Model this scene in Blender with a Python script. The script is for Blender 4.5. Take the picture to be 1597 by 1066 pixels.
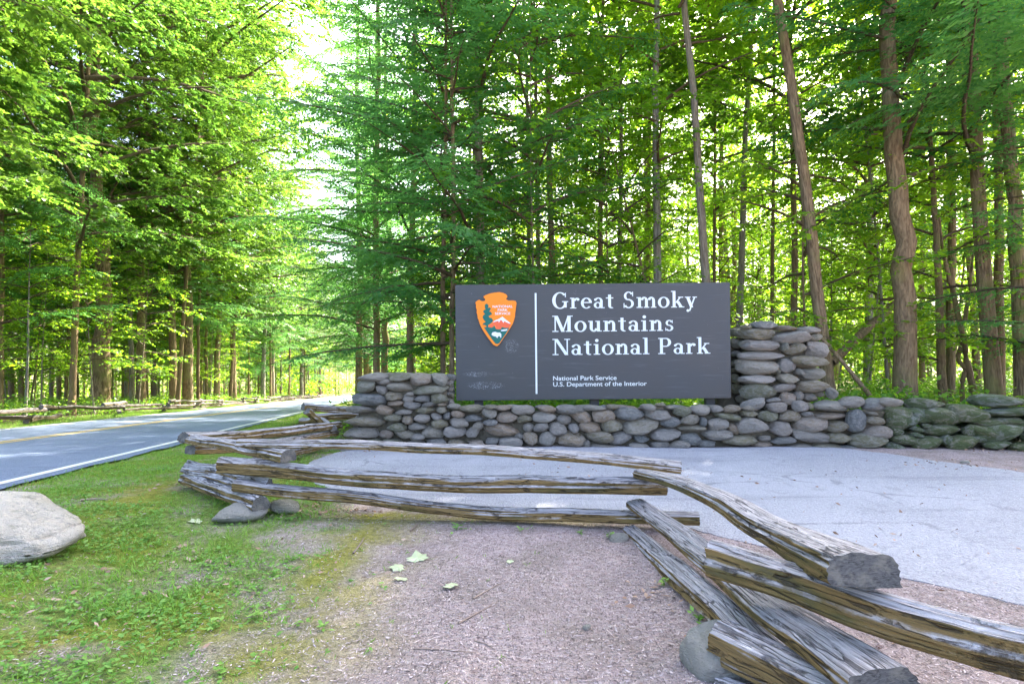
import bpy, bmesh, math, random
import numpy as np
from mathutils import Vector, Matrix
from mathutils.geometry import tessellate_polygon

random.seed(7)
R = math.radians
sc = bpy.context.scene
for _o in list(bpy.data.objects):
    bpy.data.objects.remove(_o)
col = sc.collection

# ------------------------------------------------------------------ camera, sky, sun, exposure
FPX, HX, HY, HC = 887.0, 798.5, 555.0, 1.40          # focal length in photo pixels, horizon row, eye height
cam_d = bpy.data.cameras.new('camera')
cam = bpy.data.objects.new('camera', cam_d)
col.objects.link(cam)
cam.location = (0, 0, HC)
cam.rotation_euler = (R(90), 0, 0)
cam_d.sensor_width = 36.0
cam_d.lens = 36.0 * FPX / 1597.0
cam_d.shift_y = (HY - 533.0) / 1597.0
cam_d.clip_start = 0.05
cam_d.clip_end = 3000
sc.camera = cam

SUN_AZ, SUN_EL = 33.0, 45.0                          # degrees, azimuth from +Y (negative: towards -X)
world = bpy.data.worlds.new('World')
sc.world = world
world.use_nodes = True
wn = world.node_tree
wn.nodes.clear()
sky = wn.nodes.new('ShaderNodeTexSky')
sky.sky_type = 'NISHITA'
sky.sun_disc = False
sky.sun_elevation = R(SUN_EL)
sky.sun_rotation = R(SUN_AZ)
sky.air_density = 0.7
sky.dust_density = 5.0
sky.ozone_density = 0.6
bg = wn.nodes.new('ShaderNodeBackground')
bg.inputs['Strength'].default_value = 0.15
wo = wn.nodes.new('ShaderNodeOutputWorld')
wn.links.new(sky.outputs[0], bg.inputs[0])
wn.links.new(bg.outputs[0], wo.inputs[0])

sun_d = bpy.data.lights.new('sun', 'SUN')
sun_d.energy = 5.0
sun_d.angle = R(0.6)
sun_d.color = (1.0, 0.95, 0.86)
sun = bpy.data.objects.new('sun', sun_d)
col.objects.link(sun)
_sd = Vector((math.sin(R(SUN_AZ)) * math.cos(R(SUN_EL)), math.cos(R(SUN_AZ)) * math.cos(R(SUN_EL)), math.sin(R(SUN_EL))))
sun.rotation_euler = (-_sd).to_track_quat('-Z', 'Y').to_euler()
sun.location = (10, 30, 40)

sc.view_settings.view_transform = 'Standard'
sc.view_settings.look = 'None'
sc.view_settings.exposure = 3.05
sc.view_settings.gamma = 1.0
sc.cycles.max_bounces = 8
sc.cycles.diffuse_bounces = 5
sc.cycles.glossy_bounces = 2
sc.cycles.transmission_bounces = 6
sc.cycles.transparent_max_bounces = 6
sc.cycles.sample_clamp_indirect = 6.0
sc.cycles.use_denoising = True
try:
    sc.cycles.denoiser = 'OPENIMAGEDENOISE'
    sc.cycles.denoising_input_passes = 'RGB_ALBEDO_NORMAL'
    sc.cycles.denoising_prefilter = 'ACCURATE'
except Exception:
    pass

# ------------------------------------------------------------------ helpers
def P(px, py, Y):
    return Vector(((px - HX) / FPX * Y, Y, HC - (py - HY) / FPX * Y))

def sstep(a, b, x):
    t = np.clip((x - a) / (b - a), 0, 1)
    return t * t * (3 - 2 * t)

def _hash(ix, iy, s):
    h = (ix.astype(np.int64) * 374761393 + iy.astype(np.int64) * 668265263 + s * 974634777) & 0x7fffffff
    h = ((h ^ (h >> 13)) * 1274126177) & 0x7fffffff
    return ((h ^ (h >> 16)) & 0xffff) / 65535.0

def vnoise(x, y, s=0):
    x = np.asarray(x, float); y = np.asarray(y, float)
    ix, iy = np.floor(x), np.floor(y)
    fx, fy = x - ix, y - iy
    fx = fx * fx * (3 - 2 * fx); fy = fy * fy * (3 - 2 * fy)
    a = _hash(ix, iy, s); b = _hash(ix + 1, iy, s); c = _hash(ix, iy + 1, s); d = _hash(ix + 1, iy + 1, s)
    return (a * (1 - fx) + b * fx) * (1 - fy) + (c * (1 - fx) + d * fx) * fy

def fbm(x, y, s=0, o=3):
    t = 0; a = 0.5
    x = np.asarray(x, float); y = np.asarray(y, float)
    for i in range(o):
        t = t + a * vnoise(x * 2 ** i, y * 2 ** i, s + i * 17); a *= 0.5
    return t / (1 - 0.5 ** o)

def np_mesh(name, V, F, mats=(), smooth=False, uv=None, attrs=None, fattrs=None, mat_idx=None):
    """V (n,3) array, F (m,k) array of equal-size faces."""
    V = np.asarray(V, np.float32); F = np.asarray(F, np.int32)
    me = bpy.data.meshes.new(name)
    k = F.shape[1]
    me.vertices.add(len(V)); me.vertices.foreach_set('co', V.ravel())
    me.loops.add(F.size); me.loops.foreach_set('vertex_index', F.ravel())
    me.polygons.add(len(F))
    me.polygons.foreach_set('loop_start', np.arange(len(F), dtype=np.int32) * k)
    me.polygons.foreach_set('loop_total', np.full(len(F), k, np.int32))
    if smooth:
        me.polygons.foreach_set('use_smooth', np.ones(len(F), bool))
    if mat_idx is not None:
        me.polygons.foreach_set('material_index', np.asarray(mat_idx, np.int32))
    for m in mats:
        me.materials.append(m)
    if uv is not None:
        l = me.uv_layers.new(name='UVMap')
        l.data.foreach_set('uv', np.asarray(uv, np.float32)[F.ravel()].ravel())
    for n, a in (attrs or {}).items():
        at = me.attributes.new(n, 'FLOAT', 'POINT'); at.data.foreach_set('value', np.asarray(a, np.float32))
    for n, a in (fattrs or {}).items():
        at = me.attributes.new(n, 'FLOAT', 'FACE'); at.data.foreach_set('value', np.asarray(a, np.float32))
    me.update(calc_edges=True)
    return me

def link(name, me, parent=None, loc=(0, 0, 0), rot=(0, 0, 0), scale=(1, 1, 1)):
    o = bpy.data.objects.new(name, me)
    col.objects.link(o)
    o.location = loc; o.rotation_euler = rot; o.scale = scale
    if parent is not None:
        o.parent = parent
    return o

def empty(name, loc=(0, 0, 0), rot=(0, 0, 0)):
    o = link(name, None, None, loc, rot)
    o.empty_display_size = 0.2
    return o

def tag(o, label=None, cat=None, group=None, kind=None):
    if label: o['label'] = label
    if cat: o['category'] = cat
    if group: o['group'] = group
    if kind: o['kind'] = kind
    return o

class Geo:
    def __init__(s):
        s.V = []; s.F = []; s.n = 0; s.A = []
    def add(s, V, F):
        V = np.asarray(V, float); F = np.asarray(F, np.int64)
        s.V.append(V); s.F.append(F + s.n); s.n += len(V)
    def get(s):
        return np.concatenate(s.V), np.concatenate(s.F)

def frames(pts):
    pts = np.asarray(pts, float)
    t = np.gradient(pts, axis=0)
    t /= np.linalg.norm(t, axis=1)[:, None] + 1e-9
    up = np.array([0, 0, 1.0])
    side = np.cross(t, up)
    bad = np.linalg.norm(side, axis=1) < 0.15
    side[bad] = np.cross(t[bad], np.array([0, 1.0, 0]))
    side /= np.linalg.norm(side, axis=1)[:, None]
    u = np.cross(side, t)
    return t, side, u

def tube(pts, rad, sides=6, cap=False):
    pts = np.asarray(pts, float); rad = np.asarray(rad, float)
    t, sd, u = frames(pts)
    a = np.linspace(0, 2 * math.pi, sides, endpoint=False)
    V = (pts[:, None, :] + rad[:, None, None] * (np.cos(a)[None, :, None] * sd[:, None, :] + np.sin(a)[None, :, None] * u[:, None, :])).reshape(-1, 3)
    m = len(pts)
    i = np.arange(m - 1)[:, None] * sides; j = np.arange(sides)[None, :]
    j2 = (j + 1) % sides
    F = np.stack([i + j, i + j2, i + sides + j2, i + sides + j], -1).reshape(-1, 4)
    return V, F

def catmull(pts, n):
    pts = np.asarray(pts, float)
    if len(pts) == 2:
        t = np.linspace(0, 1, n)[:, None]
        return pts[0] * (1 - t) + pts[1] * t
    Q = np.vstack([2 * pts[0] - pts[1], pts, 2 * pts[-1] - pts[-2]])
    out = []
    m = len(pts) - 1
    for x in np.linspace(0, m - 1e-6, n):
        i = int(x); f = x - i
        a, b, c, d = Q[i], Q[i + 1], Q[i + 2], Q[i + 3]
        out.append(0.5 * ((2 * b) + (c - a) * f + (2 * a - 5 * b + 4 * c - d) * f * f + (3 * b - 3 * c + d - a) * f ** 3))
    return np.array(out)

# ------------------------------------------------------------------ materials
class NT:
    def __init__(s, name):
        s.m = bpy.data.materials.new(name); s.m.use_nodes = True
        s.t = s.m.node_tree; s.t.nodes.clear()
        s.out = s.n('ShaderNodeOutputMaterial')
    def n(s, typ, **kw):
        x = s.t.nodes.new(typ)
        for k, v in kw.items():
            setattr(x, k, v)
        return x
    def l(s, a, b):
        s.t.links.new(a, b)
    def sock(s, inp, v):
        if hasattr(v, 'is_linked') or isinstance(v, bpy.types.NodeSocket):
            s.l(v, inp)
        elif isinstance(v, (tuple, list)) and len(v) == 3 and inp.type == 'RGBA':
            inp.default_value = (*v, 1)
        else:
            inp.default_value = v
    def noise(s, vec, scale, detail=4, rough=0.55, dist=0.0, out='Fac'):
        x = s.n('ShaderNodeTexNoise')
        if vec is not None: s.l(vec, x.inputs['Vector'])
        x.inputs['Scale'].default_value = scale; x.inputs['Detail'].default_value = detail
        x.inputs['Roughness'].default_value = rough; x.inputs['Distortion'].default_value = dist
        return x.outputs[out]
    def voro(s, vec, scale, feature='F1', out='Distance', rand=1.0):
        x = s.n('ShaderNodeTexVoronoi', feature=feature)
        if vec is not None: s.l(vec, x.inputs['Vector'])
        x.inputs['Scale'].default_value = scale; x.inputs['Randomness'].default_value = rand
        return x.outputs[out]
    def ramp(s, fac, stops):
        x = s.n('ShaderNodeValToRGB')
        s.l(fac, x.inputs[0])
        e = x.color_ramp.elements
        while len(e) < len(stops): e.new(0.5)
        for i, (p, c) in enumerate(stops):
            e[i].position = p; e[i].color = (*c, 1) if len(c) == 3 else c
        return x.outputs[0]
    def step(s, fac, a, b, lo=0.0, hi=1.0):
        x = s.n('ShaderNodeMapRange', interpolation_type='SMOOTHSTEP')
        s.l(fac, x.inputs[0])
        for i, v in enumerate((a, b, lo, hi)): x.inputs[1 + i].default_value = v
        return x.outputs[0]
    def mix(s, f, a, b, mode='MIX'):
        x = s.n('ShaderNodeMix', data_type='RGBA', blend_type=mode)
        s.sock(x.inputs[0], f); s.sock(x.inputs[6], a); s.sock(x.inputs[7], b)
        return x.outputs[2]
    def math(s, op, a, b=0.0, c=None):
        x = s.n('ShaderNodeMath', operation=op)
        s.sock(x.inputs[0], a); s.sock(x.inputs[1], b)
        if c is not None: s.sock(x.inputs[2], c)
        return x.outputs[0]
    def coord(s, which='Object'):
        return s.n('ShaderNodeTexCoord').outputs[which]
    def mapping(s, vec, scale=(1, 1, 1), loc=(0, 0, 0), rot=(0, 0, 0)):
        x = s.n('ShaderNodeMapping'); s.l(vec, x.inputs[0])
        x.inputs['Scale'].default_value = scale; x.inputs['Location'].default_value = loc; x.inputs['Rotation'].default_value = rot
        return x.outputs[0]
    def attr(s, name, out='Fac'):
        return s.n('ShaderNodeAttribute', attribute_name=name).outputs[out]
    def rnd(s):
        return s.n('ShaderNodeObjectInfo').outputs['Random']
    def offset(s, vec):
        """object coordinates moved by the object's random number, so copies differ"""
        r = s.n('ShaderNodeObjectInfo').outputs['Random']
        k = s.n('ShaderNodeVectorMath', operation='SCALE'); k.inputs[0].default_value = (37.0, 61.0, 23.0); s.l(r, k.inputs['Scale'])
        a = s.n('ShaderNodeVectorMath', operation='ADD'); s.l(vec, a.inputs[0]); s.l(k.outputs[0], a.inputs[1])
        return a.outputs[0]
    def bump(s, h, strength=0.5, dist=0.02):
        x = s.n('ShaderNodeBump'); s.l(h, x.inputs['Height'])
        x.inputs['Strength'].default_value = strength; x.inputs['Distance'].default_value = dist
        return x.outputs[0]
    def bsdf(s, colr, rough=0.8, normal=None, spec=0.3, link=True):
        b = s.n('ShaderNodeBsdfPrincipled')
        s.sock(b.inputs['Base Color'], colr); s.sock(b.inputs['Roughness'], rough)
        b.inputs['Specular IOR Level'].default_value = spec
        if normal is not None: s.l(normal, b.inputs['Normal'])
        if link: s.l(b.outputs[0], s.out.inputs[0])
        return b.outputs[0]

def plain(name, c, rough=0.6, spec=0.3):
    t = NT(name); t.bsdf(c, rough, None, spec); return t.m

def leaf_mat(name, dark, light, trans, tfac=0.45, rough=0.45, spec=0.35):
    t = NT(name)
    r = t.attr('rnd'); o = t.rnd()
    v = t.math('ADD', t.math('MULTIPLY', r, 0.5), t.math('MULTIPLY', o, 0.5))
    c = t.mix(v, dark, light)
    tc = t.mix(v, (trans[0] * 0.42, trans[1] * 0.62, trans[2]), trans)
    b = t.bsdf(c, rough, None, spec, link=False)
    tr = t.n('ShaderNodeBsdfTranslucent'); t.l(tc, tr.inputs[0])
    mx = t.n('ShaderNodeMixShader'); mx.inputs[0].default_value = tfac
    t.l(b, mx.inputs[1]); t.l(tr.outputs[0], mx.inputs[2]); t.l(mx.outputs[0], t.out.inputs[0])
    return t.m

M = {}
M['leaf_maple'] = leaf_mat('leaf_maple', (0.035, 0.115, 0.012), (0.12, 0.205, 0.014), (0.27, 0.45, 0.035), 0.46)
M['leaf_beech'] = leaf_mat('leaf_beech', (0.055, 0.16, 0.016), (0.13, 0.25, 0.018), (0.60, 0.85, 0.03), 0.54)
M['leaf_hemlock'] = leaf_mat('leaf_hemlock', (0.030, 0.135, 0.038), (0.095, 0.235, 0.046), (0.28, 0.60, 0.09), 0.44)
M['leaf_far'] = leaf_mat('leaf_far', (0.055, 0.135, 0.015), (0.11, 0.20, 0.018), (0.50, 0.66, 0.03), 0.50)
M['leaf_low'] = leaf_mat('leaf_low', (0.045, 0.15, 0.022), (0.11, 0.25, 0.03), (0.48, 0.74, 0.04), 0.48)
M['grass'] = leaf_mat('grass_blades', (0.11, 0.27, 0.025), (0.30, 0.48, 0.07), (0.36, 0.56, 0.04), 0.30)
M['clover'] = leaf_mat('clover_leaves', (0.11, 0.27, 0.04), (0.30, 0.48, 0.10), (0.32, 0.52, 0.06), 0.28)

def bark(name, a, b, c, sc_=1.0):
    t = NT(name)
    v = t.offset(t.coord('Object'))
    st = t.mapping(v, (9 * sc_, 9 * sc_, 1.5 * sc_))
    n1 = t.noise(st, 2.2, 6, 0.65, 0.6)
    n2 = t.noise(v, 1.1, 3, 0.6)
    n3 = t.noise(v, 14, 3, 0.6)
    col_ = t.mix(t.step(n1, 0.35, 0.65), a, b)
    col_ = t.mix(t.math('MULTIPLY', t.step(n2, 0.50, 0.66), 0.75), col_, c)
    col_ = t.mix(t.math('MULTIPLY', t.rnd(), 0.5), col_, (0.24, 0.15, 0.085))
    h = t.math('ADD', n1, t.math('MULTIPLY', n3, 0.4))
    t.bsdf(col_, 0.9, t.bump(h, 0.9, 0.05), 0.15)
    return t.m
M['bark_brown'] = bark('bark_brown', (0.11, 0.075, 0.045), (0.33, 0.235, 0.14), (0.23, 0.22, 0.08))
M['bark_grey'] = bark('bark_grey', (0.13, 0.115, 0.095), (0.40, 0.355, 0.30), (0.26, 0.31, 0.20))
M['bark_limb'] = bark('bark_limb', (0.045, 0.036, 0.026), (0.13, 0.10, 0.07), (0.10, 0.09, 0.05), 2.0)

# stones
def stone_mat(name, moss=0.0, stops=None):
    t = NT(name)
    v = t.offset(t.coord('Object'))
    base = t.ramp(t.rnd(), stops or [(0.0, (0.33, 0.30, 0.25)), (0.14, (0.56, 0.49, 0.41)), (0.28, (0.40, 0.345, 0.20)), (0.42, (0.66, 0.585, 0.51)), (0.56, (0.29, 0.285, 0.17)), (0.70, (0.56, 0.41, 0.28)), (0.84, (0.48, 0.435, 0.385)), (1.0, (0.23, 0.25, 0.245))])
    n1 = t.noise(v, 2.6, 6, 0.7, 0.4)
    n2 = t.noise(v, 7, 6, 0.8)
    n3 = t.noise(v, 2.3, 4, 0.6, 1.2)
    st = t.noise(t.mapping(v, (3, 3, 16), rot=(0.2, 0.35, 0)), 2.0, 5, 0.6, 0.8)
    c = t.mix(t.math('MULTIPLY', t.step(n1, 0.42, 0.58), 0.7), base, t.mix(0.5, base, (0.74, 0.69, 0.63)))
    c = t.mix(t.math('MULTIPLY', t.step(n2, 0.55, 0.66), 0.45), c, (0.11, 0.105, 0.09))
    c = t.mix(t.math('MULTIPLY', t.step(n3, 0.58, 0.70), 0.5), c, (0.22, 0.20, 0.10))
    c = t.mix(t.math('MULTIPLY', t.step(st, 0.60, 0.72), 0.35), c, (0.16, 0.15, 0.14))
    if moss:
        n4 = t.noise(v, 1.7, 5, 0.65, 0.7)
        c = t.mix(t.math('MULTIPLY', t.step(n4, 0.62 - 0.32 * moss, 0.80 - 0.32 * moss), 0.85), c, t.mix(n2, (0.07, 0.11, 0.03), (0.20, 0.26, 0.09)))
    h = t.math('ADD', t.math('ADD', t.math('MULTIPLY', n1, 1.0), t.math('MULTIPLY', n2, 0.25)), t.math('MULTIPLY', st, 0.45))
    t.bsdf(c, 0.78, t.bump(h, 1.0, 0.20), 0.25)
    return t.m
M['stone'] = stone_mat('wall_stone', 0.0)
M['stone_moss'] = stone_mat('mossy_boulder', 0.75, [(0.0, (0.27, 0.30, 0.24)), (0.35, (0.34, 0.37, 0.30)), (0.6, (0.27, 0.25, 0.12)), (1.0, (0.38, 0.36, 0.28))])
M['boulder'] = stone_mat('pale_boulder', 0.0, [(0.0, (0.84, 0.74, 0.61)), (1.0, (0.86, 0.76, 0.63))])
M['rock'] = stone_mat('grey_rock', 0.0, [(0.0, (0.58, 0.55, 0.48)), (1.0, (0.64, 0.61, 0.53))])
t = NT('wall_core_earth')
v = t.coord('Object'); n1 = t.noise(v, 14, 5, 0.7)
t.bsdf(t.mix(n1, (0.08, 0.07, 0.05), (0.20, 0.175, 0.13)), 0.95, t.bump(n1, 1.0, 0.05), 0.1)
M['core'] = t.m

# weathered rails
def wood_mat(name, grey=(0.52, 0.485, 0.485), brown=(0.33, 0.22, 0.09)):
    t = NT(name)
    uv = t.offset(t.n('ShaderNodeUVMap').outputs[0])
    g1 = t.noise(t.mapping(uv, (3.0, 48, 1)), 1.0, 8, 0.72, 0.9)
    g2 = t.noise(t.mapping(uv, (4.0, 95, 1)), 1.0, 5, 0.7, 0.5)
    g3 = t.noise(t.mapping(uv, (1.2, 9, 1)), 1.0, 4, 0.6, 0.6)
    p1 = t.noise(t.mapping(uv, (7, 11, 1)), 1.0, 5, 0.7)
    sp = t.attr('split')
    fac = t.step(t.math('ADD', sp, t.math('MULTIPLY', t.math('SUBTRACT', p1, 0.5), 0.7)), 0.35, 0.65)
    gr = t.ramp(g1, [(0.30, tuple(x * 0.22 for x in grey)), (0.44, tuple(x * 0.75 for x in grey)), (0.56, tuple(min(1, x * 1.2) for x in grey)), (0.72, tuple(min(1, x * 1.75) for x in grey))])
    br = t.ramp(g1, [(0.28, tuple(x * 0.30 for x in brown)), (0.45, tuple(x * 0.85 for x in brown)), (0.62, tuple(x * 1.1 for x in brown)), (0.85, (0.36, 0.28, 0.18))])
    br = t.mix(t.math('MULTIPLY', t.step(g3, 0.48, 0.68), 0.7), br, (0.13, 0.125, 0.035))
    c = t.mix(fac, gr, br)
    c = t.mix(t.math('MULTIPLY', t.step(g2, 0.58, 0.68), 0.6), c, (0.07, 0.06, 0.054))
    c = t.mix(t.math('MULTIPLY', t.step(g3, 0.58, 0.72), 0.45), c, (0.15, 0.14, 0.12))
    wv = t.n('ShaderNodeVectorMath', operation='ADD'); t.l(t.mapping(uv, (1.6, 34, 1)), wv.inputs[0])
    nv = t.noise(t.mapping(uv, (2.5, 6, 1)), 1.0, 3, 0.6, 0.0, 'Color'); sv = t.n('ShaderNodeVectorMath', operation='SCALE'); t.l(nv, sv.inputs[0]); sv.inputs['Scale'].default_value = 1.6; t.l(sv.outputs[0], wv.inputs[1])
    ck = t.voro(wv.outputs[0], 1.0, 'DISTANCE_TO_EDGE')
    crack = t.math('MULTIPLY', t.step(ck, 0.075, 0.015), t.step(p1, 0.42, 0.56))
    c = t.mix(t.math('MULTIPLY', crack, 0.7), c, (0.05, 0.043, 0.038))
    kn = t.voro(t.mapping(uv, (1.1, 3.2, 1)), 1.0)
    c = t.mix(t.math('MULTIPLY', t.step(kn, 0.085, 0.03), 0.8), c, (0.05, 0.04, 0.032))
    h = t.math('SUBTRACT', t.math('ADD', g1, t.math('MULTIPLY', g2, 0.5)), t.math('MULTIPLY', crack, 1.2))
    t.bsdf(c, 0.85, t.bump(h, 1.0, 0.03), 0.15)
    return t.m
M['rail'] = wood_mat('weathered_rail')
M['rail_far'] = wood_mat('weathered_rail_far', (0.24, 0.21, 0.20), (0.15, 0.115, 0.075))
t = NT('rail_end_grain')
uv = t.n('ShaderNodeUVMap').outputs[0]
wv_ = t.n('ShaderNodeTexWave', wave_type='RINGS', rings_direction='Z'); t.l(t.mapping(uv, (1, 1, 1), (0.02, 0.09, 0)), wv_.inputs[0])
wv_.inputs['Scale'].default_value = 19; wv_.inputs['Distortion'].default_value = 6.0; wv_.inputs['Detail'].default_value = 3
n1 = t.noise(t.mapping(uv, (30, 110, 1), rot=(0, 0, 0.5)), 1.0, 5, 0.75, 1.2); n2 = t.noise(uv, 14, 4, 0.6)
c = t.mix(wv_.outputs['Fac'], (0.125, 0.118, 0.112), (0.155, 0.146, 0.138))
c = t.mix(t.math('MULTIPLY', t.step(n1, 0.45, 0.62), 0.75), c, (0.045, 0.042, 0.04))
c = t.mix(t.math('MULTIPLY', t.step(n2, 0.46, 0.68), 0.55), c, (0.27, 0.24, 0.195))
t.bsdf(c, 0.9, t.bump(n1, 0.8, 0.006), 0.1)
M['rail_end'] = t.m

# ground
t = NT('forest_ground')
v = t.coord('Object')
ga, ma, fa = t.attr('grass'), t.attr('moss'), t.attr('forest')
n1 = t.noise(v, 2.0, 6, 0.65); n2 = t.noise(v, 22, 6, 0.75); n3 = t.noise(v, 90, 4, 0.7)
ch = t.voro(t.mapping(v, (55, 120, 60), rot=(0, 0, 0.6)), 1.0)
ch2 = t.voro(t.mapping(v, (130, 50, 60), rot=(0, 0, 0.2)), 1.0)
dirt = t.ramp(n2, [(0.28, (0.26, 0.185, 0.17)), (0.45, (0.49, 0.38, 0.36)), (0.60, (0.60, 0.49, 0.47)), (0.75, (0.68, 0.58, 0.56))])
dirt = t.mix(t.math('MULTIPLY', t.step(n1, 0.40, 0.65), 0.5), dirt, (0.27, 0.225, 0.175))
dirt = t.mix(t.math('MULTIPLY', t.step(ch, 0.30, 0.05), 0.55), dirt, (0.50, 0.42, 0.42))
dirt = t.mix(t.math('MULTIPLY', t.step(ch2, 0.62, 0.80), 0.55), dirt, (0.075, 0.058, 0.055))
grs = t.ramp(n2, [(0.30, (0.08, 0.13, 0.02)), (0.50, (0.19, 0.29, 0.045)), (0.70, (0.33, 0.40, 0.09))])
mos = t.ramp(n2, [(0.30, (0.14, 0.14, 0.012)), (0.50, (0.33, 0.32, 0.025)), (0.72, (0.48, 0.43, 0.07))])
fl = t.ramp(n2, [(0.30, (0.045, 0.040, 0.022)), (0.50, (0.12, 0.11, 0.05)), (0.72, (0.19, 0.19, 0.07))])
c = t.mix(ma, dirt, mos)
c = t.mix(t.math('MULTIPLY', ga, t.step(n1, 0.30, 0.62, 0.35, 0.95)), c, grs)
c = t.mix(fa, c, fl)
h = t.math('ADD', t.math('ADD', n2, t.math('MULTIPLY', n3, 0.6)), t.math('MULTIPLY', ch, 0.5))
t.bsdf(c, 0.95, t.bump(h, 1.0, 0.03), 0.1)
M['ground'] = t.m

def asphalt(name, a, b, tint):
    t = NT(name)
    v = t.coord('Object')
    n1 = t.noise(v, 0.5, 5, 0.6, 0.4); n2 = t.noise(v, 26, 5, 0.85); n3 = t.noise(v, 3.2, 6, 0.7, 0.6); vo = t.voro(v, 48)
    n4 = t.noise(t.mapping(v, (0.25, 2.4, 1), rot=(0, 0, tint)), 1.0, 5, 0.65)
    ed = t.voro(t.mapping(v, (0.55, 0.75, 1)), 1.0, 'DISTANCE_TO_EDGE')
    wob = t.math('ADD', ed, t.math('MULTIPLY', t.math('SUBTRACT', n3, 0.5), 0.10))
    c = t.mix(t.step(n2, 0.36, 0.64), a, b)
    c = t.mix(t.math('MULTIPLY', t.step(n1, 0.40, 0.65), 0.30), c, tuple(min(1, x * 1.35) for x in b))
    c = t.mix(t.math('MULTIPLY', t.step(n4, 0.54, 0.70), 0.45), c, tuple(x * 0.70 for x in a))
    c = t.mix(t.math('MULTIPLY', t.step(n3, 0.54, 0.68), 0.35), c, tuple(x * 0.62 for x in a))
    c = t.mix(t.math('MULTIPLY', t.step(vo, 0.30, 0.12), 0.45), c, tuple(min(1, x * 1.5) for x in b))
    c = t.mix(t.math('MULTIPLY', t.math('MULTIPLY', t.step(wob, 0.012, 0.003), t.step(n1, 0.50, 0.56)), 0.40), c, tuple(x * 0.35 for x in a))
    t.bsdf(c, 0.88, t.bump(t.math('ADD', n2, t.math('MULTIPLY', vo, 0.6)), 0.9, 0.02), 0.25)
    return t.m
M['pad'] = asphalt('worn_pale_asphalt', (0.31, 0.305, 0.335), (0.44, 0.435, 0.465), 0.1)
M['road'] = asphalt('road_asphalt', (0.14, 0.175, 0.255), (0.22, 0.265, 0.365), 1.35)
def paint(name, c):
    t = NT(name); v = t.coord('Object')
    n = t.noise(v, 25, 5, 0.7)
    t.bsdf(t.mix(t.step(n, 0.60, 0.72), c, (0.25, 0.25, 0.25)), 0.6, t.bump(n, 0.4, 0.005), 0.3)
    return t.m
M['paint_white'] = paint('white_road_paint', (0.72, 0.72, 0.70))
M['paint_yellow'] = paint('yellow_road_paint', (0.75, 0.50, 0.13))

# sign
t = NT('sign_board_paint')
v = t.coord('Object')
n1 = t.noise(v, 1.3, 5, 0.6, 0.3); n2 = t.noise(t.mapping(v, (1.2, 8, 16)), 1.5, 5, 0.6); n3 = t.noise(v, 40, 3, 0.6)
n4 = t.noise(t.mapping(v, (28, 6, 7), rot=(0, 0.7, 0)), 1.0, 5, 0.65, 1.5)
c = t.mix(n1, (0.030, 0.033, 0.036), (0.052, 0.056, 0.060))
c = t.mix(t.math('MULTIPLY', t.step(n2, 0.55, 0.75), 0.5), c, (0.10, 0.112, 0.12))
c = t.mix(t.math('MULTIPLY', t.step(n4, 0.68, 0.74), 0.35), c, (0.32, 0.34, 0.36))
def spot(cx, cz, rx, rz):
    s_ = t.n('ShaderNodeSeparateXYZ'); t.l(v, s_.inputs[0])
    a = t.math('DIVIDE', t.math('SUBTRACT', s_.outputs[0], cx), rx); b = t.math('DIVIDE', t.math('SUBTRACT', s_.outputs[2], cz), rz)
    return t.step(t.math('ADD', t.math('MULTIPLY', a, a), t.math('MULTIPLY', b, b)), 1.0, 0.45)
scr = t.noise(t.mapping(v, (26, 10, 16), rot=(0, 0.6, 0)), 1.0, 2, 0.5, 3.5)
for cx, cz, rx, rz, k in ((-1.84, -0.50, 0.26, 0.05, 0.30), (-1.70, -0.68, 0.32, 0.07, 0.40), (-1.29, -0.06, 0.13, 0.13, 0.25)):
    c = t.mix(t.math('MULTIPLY', t.math('MULTIPLY', spot(cx, cz, rx, rz), t.step(scr, 0.55, 0.60)), k), c, (0.42, 0.45, 0.48))
t.bsdf(c, t.step(n1, 0.3, 0.7, 0.36, 0.52), t.bump(n3, 0.08, 0.003), 0.5)
M['sign'] = t.m
M['letter'] = plain('sign_letter_paint', (0.68, 0.72, 0.70), 0.55)
M['post'] = plain('sign_post_dark_steel', (0.05, 0.05, 0.05), 0.6)
M['orange'] = plain('emblem_orange', (0.86, 0.24, 0.015), 0.5)
M['rust'] = plain('emblem_side_brown', (0.16, 0.045, 0.015), 0.6)
M['green'] = plain('emblem_green', (0.01, 0.125, 0.10), 0.5)
M['coral'] = plain('emblem_coral', (0.78, 0.13, 0.05), 0.5)
M['emwhite'] = plain('emblem_white', (0.75, 0.74, 0.76), 0.5)

def litter(name, a, b, rough=0.8):
    t = NT(name)
    r = t.attr('rnd'); n = t.noise(t.coord('Object'), 40, 4, 0.6)
    t.bsdf(t.mix(t.math('ADD', t.math('MULTIPLY', r, 0.7), t.math('MULTIPLY', n, 0.3)), a, b), rough, t.bump(n, 0.4, 0.005), 0.2)
    return t.m
M['chips'] = litter('bark_chips', (0.15, 0.105, 0.095), (0.72, 0.60, 0.57))
M['deadleaf'] = litter('dead_leaf', (0.26, 0.14, 0.08), (0.48, 0.36, 0.28))
M['paleleaf'] = litter('pale_fallen_leaf', (0.36, 0.41, 0.22), (0.56, 0.58, 0.38))
M['twig'] = litter('dry_twig', (0.24, 0.18, 0.14), (0.36, 0.28, 0.22))

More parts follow.
